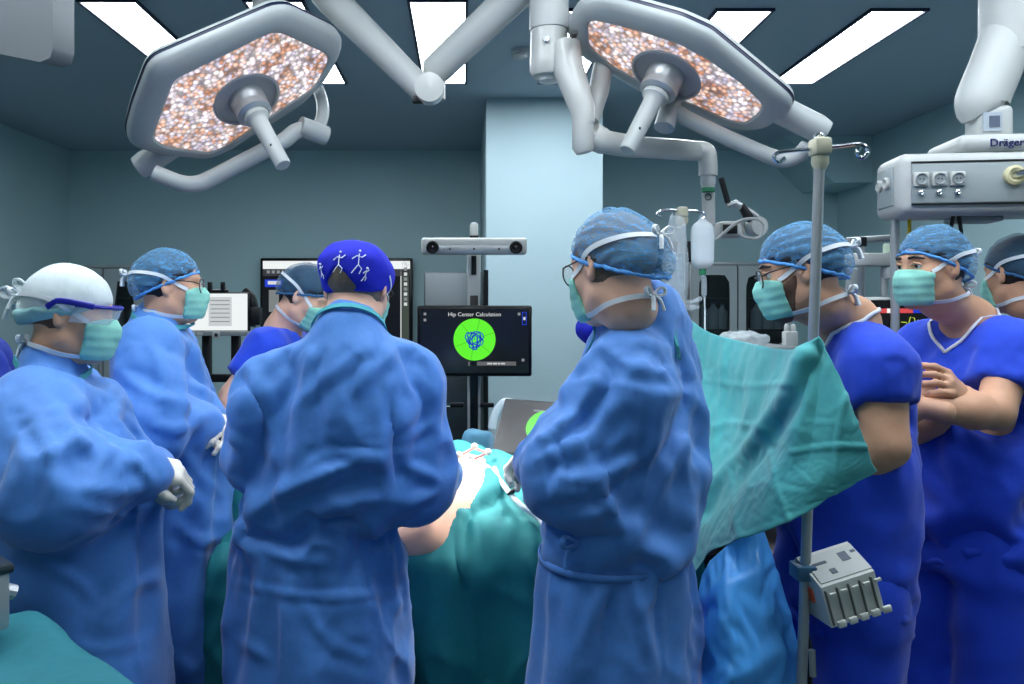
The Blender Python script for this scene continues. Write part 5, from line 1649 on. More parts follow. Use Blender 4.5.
# ---------------------------------------------------------------- scrubs
def scrubs(p, st, sleeves, hem, m=M_scrub, pants=True, seed=1.0, h=.018, vneck=None, grow=.035, frames=12, trim=True):
    S = SDF(); yaw = R_(p['chest']); S.loft(st, yaw, .05); nb = p['nb']
    for sg in (1, -1):
        sh = p['sh'][sg]
        S.cone(nb + Vector((0, 0, -.05)), sh, .055, .07, .06)
        if sg in sleeves:
            end, r0, r1 = sleeves[sg]
            end = Vector(end); S.cone(sh, end, r0, r1, .04)
            dv = (end - sh).normalized()
            ecut = end.copy()
            S.func((lambda e, d_, r: (lambda X, Y, Z: np.maximum((np.sqrt((X - e.x) ** 2 + (Y - e.y) ** 2 + (Z - e.z) ** 2) - r * 1.6), -((X - e.x) * d_.x + (Y - e.y) * d_.y + (Z - e.z) * d_.z))))(ecut, dv, r1), np.array(ecut) - r1 * 2, np.array(ecut) + r1 * 2, .004, 's')
    # wide neck opening
    S.cone(nb + Vector((0, 0, .075)) + p['fw'] * .01, nb + p['fw'] * .03 + Vector((0, 0, .02)), .085, .07, .01, 's')
    if vneck is not None: S.cone(nb + p['fw'] * .05 + Vector((0, 0, .03)), Vector(vneck), .072, .006, .006, 's')

    def pinf(V, N):
        w_ = np.full(len(V), .06)
        w_ = np.maximum(w_, np.where(N[:, 2] > .3, .4, 0))
        w_ = np.maximum(w_, np.clip((V[:, 2] - (nb.z - .10)) / .04, 0, 1))
        w_ = np.maximum(w_, np.where(V[:, 2] < hem + .03, .5, 0))
        for sg in sleeves:
            dd = np.linalg.norm(V - np.array(Vector(sleeves[sg][0])), axis=1); w_ = np.maximum(w_, np.where(dd < .12, .5, 0))
        return w_
    o, V, Fq = cloth_obj('scrub_top', S, h, m, p['root'], pinf, grow=grow, frames=frames, seed=seed, pre=.006, fine=.004)
    p['G'] = S; p['gown'] = o
    if pants:
        hip, rt, fw = p['hip'], p['rt'], p['fw']
        T = SDF()
        T.loft([(hip.z - .12, hip.x, hip.y, .125, .175), (hip.z + .08, hip.x, hip.y, .115, .165)], yaw, .06)
        for sg in (1, -1):
            kn = Vector((hip.x, hip.y, .48)) + rt * sg * .1 + fw * .02; an = Vector((hip.x, hip.y, .10)) + rt * sg * .11
            T.chain([hip + rt * sg * .085 - Vector((0, 0, .03)), kn, an], [.105, .092, .085], .04)
        V, Fq = T.mesh(.018); V = relax(V, Fq, 2); N = vnormals(V, Fq)
        V = V + N * np.array([[.012 * nz((q[0], q[1], q[2] * .35), 13, seed) + .006 * nz(q, 16, seed + 3)] for q in V])
        tr = obj('trousers', V, Fq, m, p['root'])
        for sg in (1, -1):
            an = Vector((hip.x, hip.y, 0)) + rt * sg * .11
            C_ = SDF(); C_.rbox(an + fw * .06 + Vector((0, 0, .045)), (.135, .05, .045), head_R(p['chest'] + 90), .04, .02)
            C_.half((0, 0, .004), (0, 0, -1), 'i')
            V, Fq = C_.mesh(.012); obj('clog', V, Fq, mat('clog_white', (200, 205, 208), .5), p['root'])
    return o, S


def clogs(p):
    hip, rt, fw = p['hip'], p['rt'], p['fw']
    for sg in (1, -1):
        an = Vector((hip.x, hip.y, 0)) + rt * sg * .11
        C_ = SDF(); C_.rbox(an + fw * .06 + Vector((0, 0, .045)), (.135, .05, .045), head_R(p['chest'] + 90), .04, .02)
        C_.half((0, 0, .004), (0, 0, -1), 'i')
        V, Fq = C_.mesh(.012); obj('clog', V, Fq, mat('clog_white', (200, 205, 208), .5), p['root'])


for q in (pA, pB, pC, pD): clogs(q)

# ---------------------------------------------------------------- F: right, behind the screen drape
a = 164
lv = Vector((-math.sin(R_(a)), math.cos(R_(a)), 0))
pF = person('bearded man in blue scrubs, thin glasses and sheer cap, behind the drape', P(803, 271, 1.80) - lv * .068, a, 12, 0, .88, P(850, 322, 1.92), 188,
            hip=(.90, 1.92, .95), skin=M_skinB, glasses='wire', group='anaesthesia staff in royal blue scrubs', eyes=True, bag=.25, arm_r=1.12, beard=1,
            sh={-1: P(879, 365, 1.78), 1: P(845, 362, 2.06)},
            arms={-1: (P(886, 446, 1.74), P(835, 470, 1.84)), 1: (P(835, 440, 2.1), P(800, 460, 1.98))})
ob, G = scrubs(pF, [(.80, .905, 1.92, .13, .185), (.98, .905, 1.92, .125, .18), (1.15, .91, 1.92, .125, .18), (1.32, .925, 1.92, .115, .165), (1.42, .93, 1.92, .09, .11), (1.47, .93, 1.92, .07, .08)],
               {-1: (P(883, 404, 1.76), .068, .070), 1: (P(842, 404, 2.1), .085, .08)}, .80, seed=3.0, vneck=pF['nb'] + pF['fw'] * .13 + Vector((0, 0, -.10)), grow=.07)
nb, fw, rt = pF['nb'], pF['fw'], pF['rt']
vneck_trim(pF, ob, M_wtrim, G, [nb + fw * .14 + Vector((0, 0, -.10)), nb + fw * .09 - rt * .06 + Vector((0, 0, -.03)), nb - rt * .085 + Vector((0, 0, .02)), nb - fw * .075 + Vector((0, 0, .035)), nb + rt * .085 + Vector((0, 0, .02)), nb + fw * .09 + rt * .06 + Vector((0, 0, -.03)), nb + fw * .14 + Vector((0, 0, -.10))])
# ---------------------------------------------------------------- G: right, arms crossed
a = 194
lv = Vector((-math.sin(R_(a)), math.cos(R_(a)), 0))
pG = person('man in blue scrubs with arms crossed and green mask, far right', P(952, 267, 2.12) - lv * .07, a, 2, 0, .91, P(970, 320, 2.24), 206,
            hip=(1.38, 2.22, .95), skin=M_skinB, group='anaesthesia staff in royal blue scrubs', eyes=True, bag=.3, arm_r=1.05,
            sh={-1: P(1012, 352, 2.10), 1: P(922, 352, 2.36)},
            arms={-1: (P(995, 412, 2.02), P(922, 408, 1.97)), 1: (P(918, 428, 2.22), P(962, 394, 2.03))})
ob, G = scrubs(pG, [(.84, 1.385, 2.22, .135, .20), (1.0, 1.385, 2.22, .13, .19), (1.18, 1.39, 2.22, .13, .185), (1.34, 1.395, 2.23, .12, .17), (1.44, 1.41, 2.235, .09, .11), (1.49, 1.415, 2.24, .07, .08)],
               {-1: (P(1003, 390, 2.07), .085, .085), 1: (P(920, 395, 2.3), .08, .078)}, .84, seed=6.0, vneck=pG['nb'] + pG['fw'] * .135 + Vector((0, 0, -.075)), grow=.06)
nb, fw, rt = pG['nb'], pG['fw'], pG['rt']
vneck_trim(pG, ob, M_wtrim, G, [nb + fw * .135 + Vector((0, 0, -.08)), nb + fw * .085 - rt * .06 + Vector((0, 0, -.035)), nb - rt * .085 + Vector((0, 0, .02)), nb - fw * .075 + Vector((0, 0, .035)), nb + rt * .085 + Vector((0, 0, .02)), nb + fw * .085 + rt * .06 + Vector((0, 0, -.035)), nb + fw * .135 + Vector((0, 0, -.08))])
hand(pG['root'], 'hand', M_skinB, P(958, 396, 2.03), (-.5, -.45, .35), (-.2, -.8, .5), 1, (.5, .6, .4), .95)
hand(pG['root'], 'hand', M_skinB, P(922, 408, 1.97), (-.75, .6, .1), (-.5, -.6, .4), -1, (.6, .8, .5), .95)
# ---------------------------------------------------------------- H: behind G
pH = person('person in dark blue cap half hidden behind the man with crossed arms', P(1017, 274, 2.62), 108, 6, 0, 1.0, P(1036, 330, 2.66), 196,
            hip=(1.92, 2.68, .92), skin=M_skinB, capm=M_netd, ruffm=M_ruffd, group='anaesthesia staff in royal blue scrubs', mask=True, tied=False,
            arms={-1: (P(1062, 430, 2.5), P(1010, 450, 2.45)), 1: (P(1010, 430, 2.9), P(990, 450, 2.8))})
scrubs(pH, [(.80, 1.92, 2.68, .13, .19), (1.1, 1.92, 2.68, .125, .185), (1.32, 1.91, 2.67, .12, .175), (1.45, 1.90, 2.66, .08, .1)],
       {-1: (P(1058, 400, 2.52), .095, .09), 1: (P(1012, 400, 2.85), .095, .09)}, .80, m=M_scrub_d, seed=2.0, frames=0)
# ---------------------------------------------------------------- E: far side of the table, bowed head
a = -12
pE = person('person in teal-blue cap bowing the head, across the operating table', P(307, 297, 2.9), a, 28, 0, .92, P(282, 330, 2.93), 0,
            hip=(-.66, 3.0, .92), skin=M_skinC, group='scrub nurses', capm=M_netd, ruffm=M_ruffd, bag=.2, tied=False,
            sh={1: P(267, 350, 2.76), -1: P(290, 347, 3.1)},
            arms={1: (P(232, 396, 2.7), P(232, 440, 2.62)), -1: (P(300, 400, 3.1), P(330, 430, 3.0))})
scrubs(pE, [(.80, -.66, 3.0, .13, .19), (1.1, -.66, 2.98, .125, .185), (1.32, -.66, 2.95, .12, .17), (1.45, -.665, 2.94, .075, .09)],
       {1: (P(244, 380, 2.72), .07, .07), -1: (P(300, 385, 3.1), .08, .078)}, .80, seed=4.0, frames=0)
# ---------------------------------------------------------------- I: hidden behind D
pI = person('person in royal blue cap almost hidden behind the tall gowned surgeon', P(606, 333, 3.3), 200, 40, 0, 1.0, P(634, 366, 3.36), 190,
            hip=(.74, 3.46, .92), skin=M_skinA, cap='royal', group='scrub nurses', tied=False,
            arms={-1: (P(640, 440, 3.2), P(600, 450, 3.15)), 1: (P(625, 440, 3.55), P(600, 450, 3.4))})
scrubs(pI, [(.80, .74, 3.46, .12, .17), (1.1, .73, 3.42, .115, .165), (1.22, .72, 3.38, .11, .155), (1.31, .715, 3.36, .075, .09)],
       {-1: (P(645, 420, 3.2), .075, .075), 1: (P(630, 420, 3.54), .075, .075)}, .80, m=M_scrub, seed=4.0, frames=0)
# ---------------------------------------------------------------- J: cut off at the left edge
pJ = person('person in blue scrubs cut off at the left edge, behind the goggled man', P(-48, 280, 2.35), 15, 0, 0, 1.0, P(-50, 330, 2.38), 15,
            hip=(-1.48, 2.38, .92), skin=M_skinA, group='scrub nurses', tied=False,
            sh={1: P(-30, 368, 2.2), -1: P(-20, 360, 2.55)},
            arms={1: (P(-20, 440, 2.15), P(10, 500, 2.2)), -1: (P(-10, 440, 2.6), P(12, 520, 2.5))})
scrubs(pJ, [(.70, -1.46, 2.38, .15, .20), (1.0, -1.46, 2.38, .14, .195), (1.32, -1.48, 2.38, .13, .18), (1.45, -1.51, 2.38, .08, .1)],
       {1: (P(-20, 430, 2.15), .085, .085), -1: (P(-10, 430, 2.6), .085, .085)}, .70, m=M_scrub_d, seed=4.0, frames=0)
# small white running-figure prints on the royal blue cap
Hc = pC['H']; CSp = SDF(); R = pC['R']
CSp.ell(Hc.p(0, -.014, .03), np.array((.090, .108, .096)) * Hc.k, R, .03)
CSp.rbox(Hc.p(0, -.014, .055), np.array((.086, .104, .05)) * Hc.k, R, .05, .02)
cap_o = [o for o in pC['root'].children if o.name.startswith('surgical_cap')][0]
fig = {'spine': [(0, .016), (0, -.004)], 'arm': [(-.012, .006), (-.004, .012), (.006, .010), (.013, .016)], 'leg': [(0, -.004), (.008, -.012), (.004, -.022)], 'leg2': [(0, -.004), (-.007, -.013), (-.012, -.020)]}
for (x0_, z0_, s_) in ((-.068, .012, 1.0), (-.004, .034, 1.15), (.044, .036, 1.35), (.074, .0, .9)):
    mb = MB()
    for nm, ps in fig.items():
        pts = [Hc.p(x0_ + q[0] * s_, -.115, z0_ + q[1] * s_) for q in ps]
        pr = CSp.project(np.array([tuple(v) for v in pts]), .003)
        mb.tube([Vector(v) for v in pr], .0013, 5)
    hd = Vector(CSp.project(np.array([tuple(Hc.p(x0_ + .001, -.115, z0_ + .022 * s_))]), .003)[0])
    mb.lathe([(0, -.003), (.003, -.001), (.003, .001), (0, .003)], hd, (0, 0, 1), 8, cap=False)
    mb.build('cap_print', M_strap, cap_o)
# ================================================================ operating table, patient, drapes
t = thing('operating_table', 'draped operating table standing between the surgeons', 'operating table', (.2, 2.45, 0))
MB().box((.2, 2.45, .84), (1.86, .56, .07), bevel=.02).build('top_pad', M_dark, t)
MB().box((.2, 2.45, .78), (1.86, .58, .05), bevel=.01).build('frame', M_steel, t)
MB().lathe([(.11, 0), (.11, .68)], (.2, 2.45, .08), seg=24).build('column', M_steel, t)
MB().box((.2, 2.45, .05), (.9, .5, .1), bevel=.03).build('base', M_steel, t)

# patient lying on the table, head to the right behind the screen drape
M_pskin = mat('patient_skin', (224, 176, 150), .45, noise=.06, nscale=25, spec=.35)
pt = thing('person', 'patient lying under drapes, lit skin of the hip showing', 'person', (.15, 2.45, .88))
S = SDF()
Hp = Head((1.0, 2.47, .99), Matrix.Rotation(R_(-90), 3, 'Z') @ Matrix.Rotation(R_(90), 3, 'X'), .9)
Hp.sdf(S)
S.cone((.95, 2.47, .97), (.80, 2.47, .97), .055, .065, .04)
S.ell((.62, 2.46, .97), (.24, .18, .105), None, .06); S.ell((.30, 2.45, .97), (.24, .165, .10), None, .08)
S.ell((-.02, 2.42, .975), (.22, .22, .12), None, .08); S.ell((-.12, 2.24, .90), (.15, .16, .12), None, .10)
for sg, zz in ((-1, 1.0), (1, .97)):
    S.chain([(-.02, 2.45 + sg * .09, .985), (-.42, 2.45 + sg * .10, .97), (-.80, 2.45 + sg * .09, .95)], [.105, .07, .05], .05)
    S.cone((-.80, 2.45 + sg * .09, .95), (-.84, 2.45 + sg * .09, 1.02), .045, .035, .03)
    S.chain([(.74, 2.45 + sg * .18, .97), (.5, 2.45 + sg * .235, .935), (.28, 2.45 + sg * .22, .93)], [.055, .042, .03], .03)
    S.chain([(.28, 2.45 + sg * .22, .93), (.18, 2.45 + sg * .21, .93)], [.03, .022], .02)
S.half((0, 0, .882), (0, 0, -1), 'i', .01)
V, Fq = S.mesh(.013); V = relax(V, Fq, 2)
obj('body', V, Fq, M_pskin, pt)
S_pat = S


bx_, by_, bz_ = np.arange(-.95, 1.25, .012), np.arange(2.0, 2.95, .012), np.arange(.80, 1.22, .008)
ins_ = S_pat.grid([bx_, by_, bz_]) < 0
top_ = np.where(ins_.any(2), bz_[len(bz_) - 1 - np.argmax(ins_[:, :, ::-1], axis=2)], .86)
top_ = (top_ + np.roll(top_, 1, 0) + np.roll(top_, -1, 0) + np.roll(top_, 1, 1) + np.roll(top_, -1, 1)) / 5


def body_top(x, y):
    return top_[min(max(int(round((x - bx_[0]) / .012)), 0), len(bx_) - 1), min(max(int(round((y - by_[0]) / .012)), 0), len(by_) - 1)]


def height(x, y):
    """upper surface of the draped patient, open over the hip"""
    prof = np.interp(x, [-.9, -.70, -.5, -.2, 0, .2, .5, .8, 1.2], [.90, .92, .98, 1.02, 1.04, 1.05, 1.09, 1.06, 1.0])
    u = (y - 2.45) / .34
    z = .885 + (prof - .885) * math.exp(-abs(u) ** 2.6 * 1.1) - .12 * max(0, -.5 - x)
    bt = body_top(x, y)
    s_ = (y - 2.08) - (x + .10)
    win = 1 / (1 + math.exp(-s_ / .012)) * math.exp(-(((x + .12) / .19) ** 6 + ((y - 2.22) / .24) ** 6))
    cov = max(z, bt + .014)
    return cov * (1 - win) + min(z, bt - .03) * win


def table_drape(name, label, x0, x1, n_x, m, seed, hang_lo=.12, grow=.06):
    xs = np.linspace(x0, x1, n_x)
    rows = []
    ys = list(np.linspace(2.82, 2.14, 34))
    G = []
    zs = np.linspace(.88, hang_lo, 34)
    back = [[(x, 2.86, z) for x in xs] for z in np.linspace(.45, .88, 10)]
    for r in back: G.append(r)
    for y in ys: G.append([(x, y, float(height(x, y))) for x in xs])
    for i, z in enumerate(zs):
        G.append([(x, 2.085 + .025 * math.sin(x * 26 + .9 * math.sin(x * 9)) * min(1, i / 12) - .02 * min(1, i / 10), z) for x in xs])
    G = np.array(G)
    # ends fold down over the table end
    e = np.clip((x0 + .06 - G[..., 0]) / .06, 0, 1)
    nv = n_x; nu = G.shape[0]
    V = G.reshape(-1, 3).copy()
    Fq = np.array([(i * nv + j, (i + 1) * nv + j, (i + 1) * nv + j + 1, i * nv + j + 1) for i in range(nu - 1) for j in range(nv - 1)])
    V = V + np.array([(0, .006 * nz(q, 6, seed), .008 * nz(q, 6, seed + 3)) for q in V])
    pin = np.full(len(V), .12)
    ii = np.repeat(np.arange(nu), nv)
    top = (ii >= 10) & (ii < 44); pin[top] = .5
    pin[(ii == 43) | (ii == 44)] = .8; pin[ii == nu - 1] = .3
    V2 = crumple(name, V, Fq, pin, grow, 14, 18, 3, .3, .6)
    V2, Fq = refine(V2, Fq); N = vnormals(V2, Fq)
    V2 = V2 + N * (.016 * ridges(V2, 4.5, 3.0, .6) + .009 * ridges(V2, 9, 6.0, .7))[:, None]
    o = obj(name, V2, Fq, m)
    so = o.modifiers.new('thick', 'SOLIDIFY'); so.thickness = .003; so.offset = -1
    return tag(o, label, 'drape')


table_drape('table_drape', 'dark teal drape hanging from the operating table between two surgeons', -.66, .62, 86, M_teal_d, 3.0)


def drape(name, label, ctrl, m, cat='drape', nu=9, nv=9, grow=.03, seed=1.0, folds=(), pinw=.35, frames=12, thick=.0025, edge=.8, noise_=.006):
    C = [[tuple(P(*c)) for c in r] for r in ctrl]
    G = sheet(C, nu, nv); a, b2 = G.shape[:2]
    N = grid_normals(G).reshape(-1, 3); V = G.reshape(-1, 3).copy()
    Fq = np.array([(i * b2 + j, (i + 1) * b2 + j, (i + 1) * b2 + j + 1, i * b2 + j + 1) for i in range(a - 1) for j in range(b2 - 1)])
    V = V + N * np.array([[noise_ * nz(q, 8, seed)] for q in V])
    pin = np.full((a, b2), pinw); pin[0, :] = edge; pin[:, 0] = max(pinw, .5); pin[:, -1] = edge; pin[-1, :] = edge
    if frames: V = crumple(name, V, Fq, pin.reshape(-1), grow, frames, 18, 2, .35, .5)
    for (path, wpx, amp) in folds:
        Np = vnormals(V, Fq); Q = np.array(catmull([(c[0], c[1], 0) for c in path], 6))[:, :2]
        pxy = np.stack([CX + F_PX * V[:, 0] / V[:, 1], CY - F_PX * (V[:, 2] - EYE) / V[:, 1]], 1); best = np.full(len(V), 999.0)
        for i in range(len(Q) - 1):
            ab = Q[i + 1] - Q[i]; t = np.clip(((pxy - Q[i]) @ ab) / (ab @ ab), 0, 1)
            best = np.minimum(best, np.linalg.norm(pxy - Q[i] - t[:, None] * ab, axis=1))
        V = V + Np * (amp * np.exp(-(best / wpx) ** 2))[:, None]
    Np = vnormals(V, Fq); V = V + Np * (.004 * ridges(V, 6, seed) + .002 * ridges(V, 13, seed + 4))[:, None]
    o = obj(name, V, Fq, m)
    so = o.modifiers.new('thick', 'SOLIDIFY'); so.thickness = thick; so.offset = 0
    ss = o.modifiers.new('smooth', 'SUBSURF'); ss.levels = ss.render_levels = 1
    return tag(o, label, cat)


# screen drape clipped to the drip stand
drape('screen_drape', 'large light teal drape hung from the drip stand as a screen',
      [[(688, 318, 2.5), (712, 333, 2.35), (745, 342, 2.15), (780, 349, 1.84), (803, 347, 1.635), (821, 337, 1.605), (834, 366, 1.575), (846, 397, 1.555)],
       [(688, 372, 2.42), (712, 382, 2.28), (742, 392, 2.10), (770, 396, 1.84), (796, 390, 1.62), (820, 392, 1.585), (842, 405, 1.55), (857, 425, 1.545)],
       [(686, 430, 2.30), (706, 445, 2.18), (735, 455, 2.02), (762, 450, 1.80), (788, 440, 1.61), (814, 440, 1.57), (842, 446, 1.545), (867, 449, 1.54)],
       [(686, 500, 2.18), (700, 508, 2.06), (722, 506, 1.90), (748, 495, 1.74), (775, 485, 1.62), (806, 478, 1.56), (838, 473, 1.54), (871, 462, 1.54)],
       [(688, 588, 2.05), (694, 574, 1.95), (712, 553, 1.82), (738, 541, 1.68), (770, 530, 1.60), (802, 515, 1.56), (836, 494, 1.545), (876, 470, 1.545)]],
      M_teal, nu=14, nv=18, seed=4.0, grow=.008, frames=8, noise_=.010,
      folds=[([(819, 352), (795, 400), (762, 448), (706, 512)], 8, -.016), ([(806, 354), (782, 405), (748, 452), (702, 498)], 7, .016),
             ([(792, 452), (835, 446), (874, 447)], 2.5, .004), ([(770, 448), (778, 486), (790, 524)], 2.5, .005), ([(733, 478), (736, 510), (742, 540)], 2.5, .004),
             ([(726, 338), (722, 400), (714, 450)], 2.5, .006), ([(696, 432), (730, 424), (765, 428)], 2.5, .006), ([(845, 395), (838, 440), (832, 496)], 2.5, .004), ([(760, 348), (752, 400), (742, 440)], 2.5, .006), ([(700, 380), (745, 386), (790, 384)], 2.5, .004)])

# blue plastic cover hanging below
M_bluep = mat('blue_film', (78, 168, 248), .4, noise=.05, nscale=10, spec=.6, coat=.2)
drape('blue_cover', 'glossy bright blue cover flaring to the floor below the teal screen', 
      [[(702, 575, 1.80), (712, 560, 1.77), (724, 548, 1.74), (738, 536, 1.73), (752, 528, 1.72), (762, 525, 1.74)],
       [(694, 610, 1.76), (708, 600, 1.68), (725, 592, 1.64), (744, 585, 1.65), (763, 576, 1.67), (776, 568, 1.73)],
       [(688, 660, 1.74), (706, 655, 1.64), (730, 645, 1.60), (752, 640, 1.62), (776, 630, 1.65), (792, 622, 1.73)],
       [(684, 730, 1.74), (704, 728, 1.62), (730, 722, 1.58), (756, 720, 1.60), (784, 712, 1.64), (806, 705, 1.72)],
       [(680, 900, 1.74), (702, 900, 1.62), (732, 900, 1.58), (760, 900, 1.60), (792, 900, 1.64), (822, 900, 1.72)]],
      M_bluep, nu=10, nv=8, seed=7.0, grow=.04, pinw=.3)

# ================================================================ instruments around the incision
t = thing('reference_tracker', 'tracking frame with white marker balls and pink rods at the incision', 'tracker', P(473, 470, 2.36))
for (x, y) in ((459, 455), (474.5, 446.5), (488, 452), (469, 459)):
    c = P(x, y, 2.36); MB().lathe([(0, -.011), (.006, -.009), (.0098, -.005), (.011, 0), (.0098, .005), (.006, .009), (0, .011)], c, seg=14, cap=False).build('marker_ball', M_white, t)
M_pink = mat('pink_metal', (206, 150, 150), .3, metal=.4)
for q in (((448, 462), (459, 456)), ((459, 456), (474, 448)), ((474, 448), (490, 454)), ((466, 462), (488, 453)), ((459, 456), (468, 462))):
    MB().tube([P(q[0][0], q[0][1], 2.365), P(q[1][0], q[1][1], 2.365)], .0035, 8).build('rod', M_pink, t)
MB().tube([P(460, 458, 2.365), P(462, 478, 2.36)], .007, 10).build('post', M_chrome, t)
MB().tube([P(448, 450, 2.365), P(448, 468, 2.36)], .003, 8).build('pin', M_pink, t)
rg = MB().tube(catmull([P(457, 480, 2.3), P(462, 470, 2.32), P(473, 464, 2.34), P(484, 466, 2.34), P(494, 473, 2.31), P(500, 482, 2.27)], 6), .009, 10)
tag(rg.build('retractor_ring', M_white2), 'white curved retractor ring arching over the lit incision', 'retractor')
tpts = []
for q in (P(494, 470, 2.30), P(502, 483, 2.25), P(512, 496, 2.19), P(524, 508, 2.15), P(540, 520, 2.13)):
    q = q.copy(); q.z = max(q.z, float(height(q.x, q.y)) + .020); tpts.append(q)
tb = MB().tube(catmull(tpts + [P(560, 548, 2.03)], 6), .0075, 10)
tag(tb.build('suction_tube', M_milky), 'milky suction tube running from the incision across the drape', 'tube')
cl = MB().tube([tpts[2] + Vector((-.012, 0, .004)), tpts[2] + Vector((0, -.004, .012)), tpts[2] + Vector((.014, 0, .022))], [.003, .007, .004], 8)
tag(cl.build('towel_clip', M_dark), 'small black clip on the suction tube', 'clip')
cl = MB().tube([P(441, 517, 2.17), P(444, 512, 2.17), P(447, 507, 2.18)], [.003, .006, .003], 8)
tag(cl.build('towel_clip', M_dark), 'small black clip at the edge of the lit skin', 'clip')

# tablet in a clear sterile cover
TL, TR, BL = P(507, 398, 2.62), P(560, 402, 2.56), P(491, 453, 2.50)
ux = (TR - TL); wid = ux.length; ux.normalize(); uy = (TL - BL); hgt = uy.length; uy = (uy - ux * uy.dot(ux)).normalized(); un = ux.cross(uy)
t = thing('tablet', 'dark tablet in clear plastic cover showing part of a green circle', 'tablet', (TL + TR + BL + BL + ux * wid) / 4)
Rt = Matrix((ux, uy, un)).transposed(); cT = BL + ux * wid / 2 + uy * hgt / 2
MB().box(cT - un * .008, (wid, hgt, .016), Rt, bevel=.005).build('casing', M_dark, t)
MB().box(cT + un * .001, (wid * .94, hgt * .92, .003), Rt).build('display', mat('tablet_screen', (10, 10, 12), .3, emit=(60, 56, 56), estr=.4), t)
gc = P(547, 433, 2.53); gc = gc - un * ((gc - cT).dot(un)) + un * .003
MB().lathe([(.030, 0), (.062, 0), (.062, .002), (.030, .002), (.030, 0)], gc, un, 36, cap=False).build('green_arc', M_green_lit, t)
MB().box(cT + uy * hgt * .3 + ux * wid * .2 + un * .003, (.035, .006, .002), Rt).build('title_bar', M_grey_lit, t)
nu_ = 22; G = np.zeros((nu_, nu_, 3))
for i in range(nu_):
    for j in range(nu_):
        q = BL + ux * (wid * (1.12 * i / (nu_ - 1) - .06)) + uy * (hgt * (1.14 * j / (nu_ - 1) - .07))
        q = q + un * (.010 + .010 * abs(nz((i * .35, j * .35, 1), 1, 4)) + .004 * nz((i * .9, j * .9, 0), 1, 7))
        G[i, j] = q
V, Fc = grid_mesh(G, .0008)
obj('sterile_cover', V, Fc, mat('sterile_film', (220, 228, 232), .12, alpha=.018, spec=.3), t)
MB().tube([cT - un * .016, cT - un * .10 - Vector((0, 0, .1)), (cT.x, cT.y + .12, 1.07)], .012, 10).build('holder', M_greyp, t)

# draped stand behind the incision
S = SDF(); c = P(478, 440, 3.08)
S.loft([(.02, c.x, c.y, .15, .15), (.6, c.x, c.y, .12, .12), (c.z - .08, c.x, c.y, .09, .08), (c.z + .02, c.x, c.y, .062, .06), (c.z + .04, c.x, c.y, .045, .045)])
V, Fq = S.mesh(.02); V = relax(V, Fq, 2); N = vnormals(V, Fq)
V = V + N * np.array([[.012 * nz((q[0], q[1], q[2] * .3), 14, 2)] for q in V])
tag(obj('draped_stand', V, Fq, mat('pale_blue_drape', (92, 150, 178), .75, noise=.05, nscale=50)), 'pale blue draped stand beyond the incision, below the navigation screen', 'stand')
tb = MB().tube(catmull([P(492, 428, 2.95), P(494, 418, 2.95), P(499, 408, 2.95), P(507, 402, 2.95), P(520, 410, 2.95), P(525, 440, 2.95)], 5), .016, 12)
tag(tb.build('corrugated_tube', M_milky), 'short milky tube curving up beside the wrapped tablet', 'tube')

# ================================================================ front left instrument table
A = Vector((-.745, 1.40, 1.02)); e1 = Vector((.73, -.685, 0)); e2 = Vector((-.685, -.73, 0))
cen = A + e1 * .4 + e2 * .27
t = thing('instrument_table', 'instrument table under a teal drape, bottom left corner', 'table', (cen.x, cen.y, 0))
Rq = Matrix((e1, -e2, Vector((0, 0, 1)))).transposed()
MB().box((cen.x, cen.y, .995), (.78, .52, .03), Rq, bevel=.005).build('table_top', M_steel, t)
for (i, j) in ((-1, -1), (1, -1), (-1, 1), (1, 1)):
    q = cen + e1 * i * .35 + e2 * j * .22
    MB().tube([(q.x, q.y, .02), (q.x, q.y, .98)], .014, 10).build('leg', M_steel, t)
nu_, nv_ = 46, 36; G = np.zeros((nu_, nv_, 3))
for i in range(nu_):
    for j in range(nv_):
        a_ = -.16 + 1.12 * i / (nu_ - 1); b_ = -.16 + .86 * j / (nv_ - 1)
        oa = max(0, -a_, a_ - .80); obb = max(0, -b_, b_ - .54)
        ca_, cb_ = min(max(a_, 0), .80), min(max(b_, 0), .54)
        dr = oa + obb
        q = A + e1 * (ca_ + (.03 * math.tanh((a_ - ca_) * 40))) + e2 * (cb_ + .03 * math.tanh((b_ - cb_) * 40))
        q.z = 1.02 - dr * 2.0 + .004
        q += Vector((0, 0, .006 * nz((a_ * 7, b_ * 7, 0), 1, 3))) + (e1 * -.02 + e2 * -.02) * (.5 * nz((a_ * 14, b_ * 14, 2), 1, 5) * min(1, dr * 8))
        G[i, j] = q
V = G.reshape(-1, 3); Fq = np.array([(i * nv_ + j, (i + 1) * nv_ + j, (i + 1) * nv_ + j + 1, i * nv_ + j + 1) for i in range(nu_ - 1) for j in range(nv_ - 1)])
pin = np.where(V[:, 2] > 1.0, .6, .15)
V = crumple('x', V, Fq, pin, .03, 8, 18, 3, .4, .4)
V[:, 2] = np.where(V[:, 2] < 1.0, V[:, 2], np.maximum(V[:, 2], 1.014))
o = obj('table_cloth', V, Fq, mat('shaded_teal_drape', (26, 108, 120), .75, noise=.05, nscale=60, bump=.15, bscale=500))  # teal darkened in the colour to stand for the dimmer light here
so = o.modifiers.new('thick', 'SOLIDIFY'); so.thickness = .002; so.offset = 1
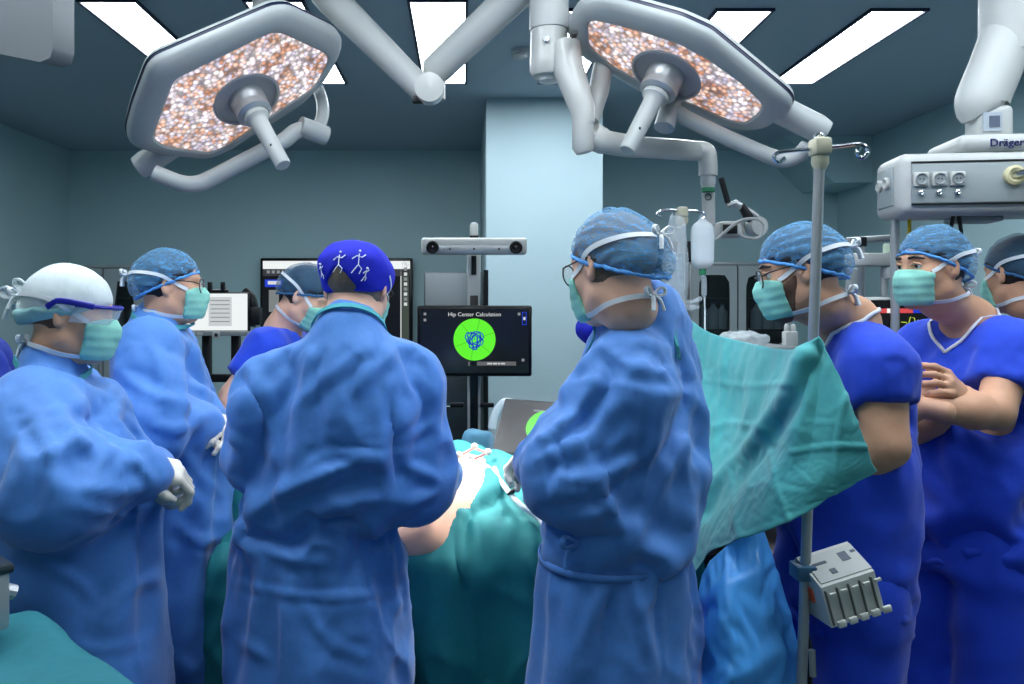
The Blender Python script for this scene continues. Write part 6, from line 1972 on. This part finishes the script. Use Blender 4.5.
ss = o.modifiers.new('smooth', 'SUBSURF'); ss.levels = ss.render_levels = 1
tag(o, 'teal drape spread over the instrument table, bottom left corner', 'drape')
cq = A + e1 * .085 + e2 * .20 + Vector((0, 0, .075))
t = thing('instrument_container', 'steel sterilisation box standing on the teal corner table', 'container', cq - Vector((0, 0, .045)))
MB().box(cq, (.13, .22, .09), Rq, bevel=.008).build('tray', M_steel, t)
MB().box(cq + Vector((0, 0, .05)), (.14, .23, .016), Rq, bevel=.006).build('lid', M_dsteel, t)
MB().box(cq + Rq @ Vector((.068, .06, .02)), (.012, .03, .05), Rq, bevel=.004).build('latch', M_steel, t)
MB().tube([cq + Rq @ Vector((.0, .115, .0)), cq + Rq @ Vector((.0, .135, -.01))], .012, 10).build('handle', M_steel, t)

# ================================================================ trolley between the gowned men
b0 = P(226, 440, 3.3)
t = thing('equipment_trolley', 'pale grey trolley with black bumper seen between gowned men', 'trolley', (b0.x, b0.y + .2, 0))
MB().box((b0.x, b0.y + .2, .47), (.3, .36, .80), bevel=.015).build('body', mat('trolley_grey', (156, 168, 160), .5), t)
MB().box((b0.x, b0.y + .2, P(0, 478, 3.3).z), (.32, .38, .04), bevel=.01).build('bumper', M_black, t)
MB().box((b0.x, b0.y + .2, .885), (.32, .38, .03), bevel=.008).build('top', M_white2, t)
for i in (-1, 1):
    for j in (-1, 1): MB().lathe([(0, -.015), (.04, -.015), (.04, .015), (0, .015)], (b0.x + i * .11, b0.y + .2 + j * .13, .041), (1, 0, 0), 14).build('castor', M_dark, t)
t = thing('spray_bottle', 'lime green bottle on the pale grey trolley', 'bottle', (P(218, 440, 3.4).x, 3.4, .901))
c = Vector((P(218, 440, 3.4).x, 3.4, .901))
MB().lathe([(0, 0), (.03, 0), (.03, .09), (.014, .115), (.012, .13), (0, .13)], c, seg=16).build('flask', mat('lime', (170, 200, 40), .4), t)
MB().lathe([(.015, .125), (.015, .15), (0, .15)], c, seg=14).build('cap', M_white2, t)
# crumpled clear wrap lying on the patient's chest, seen above the screen drape
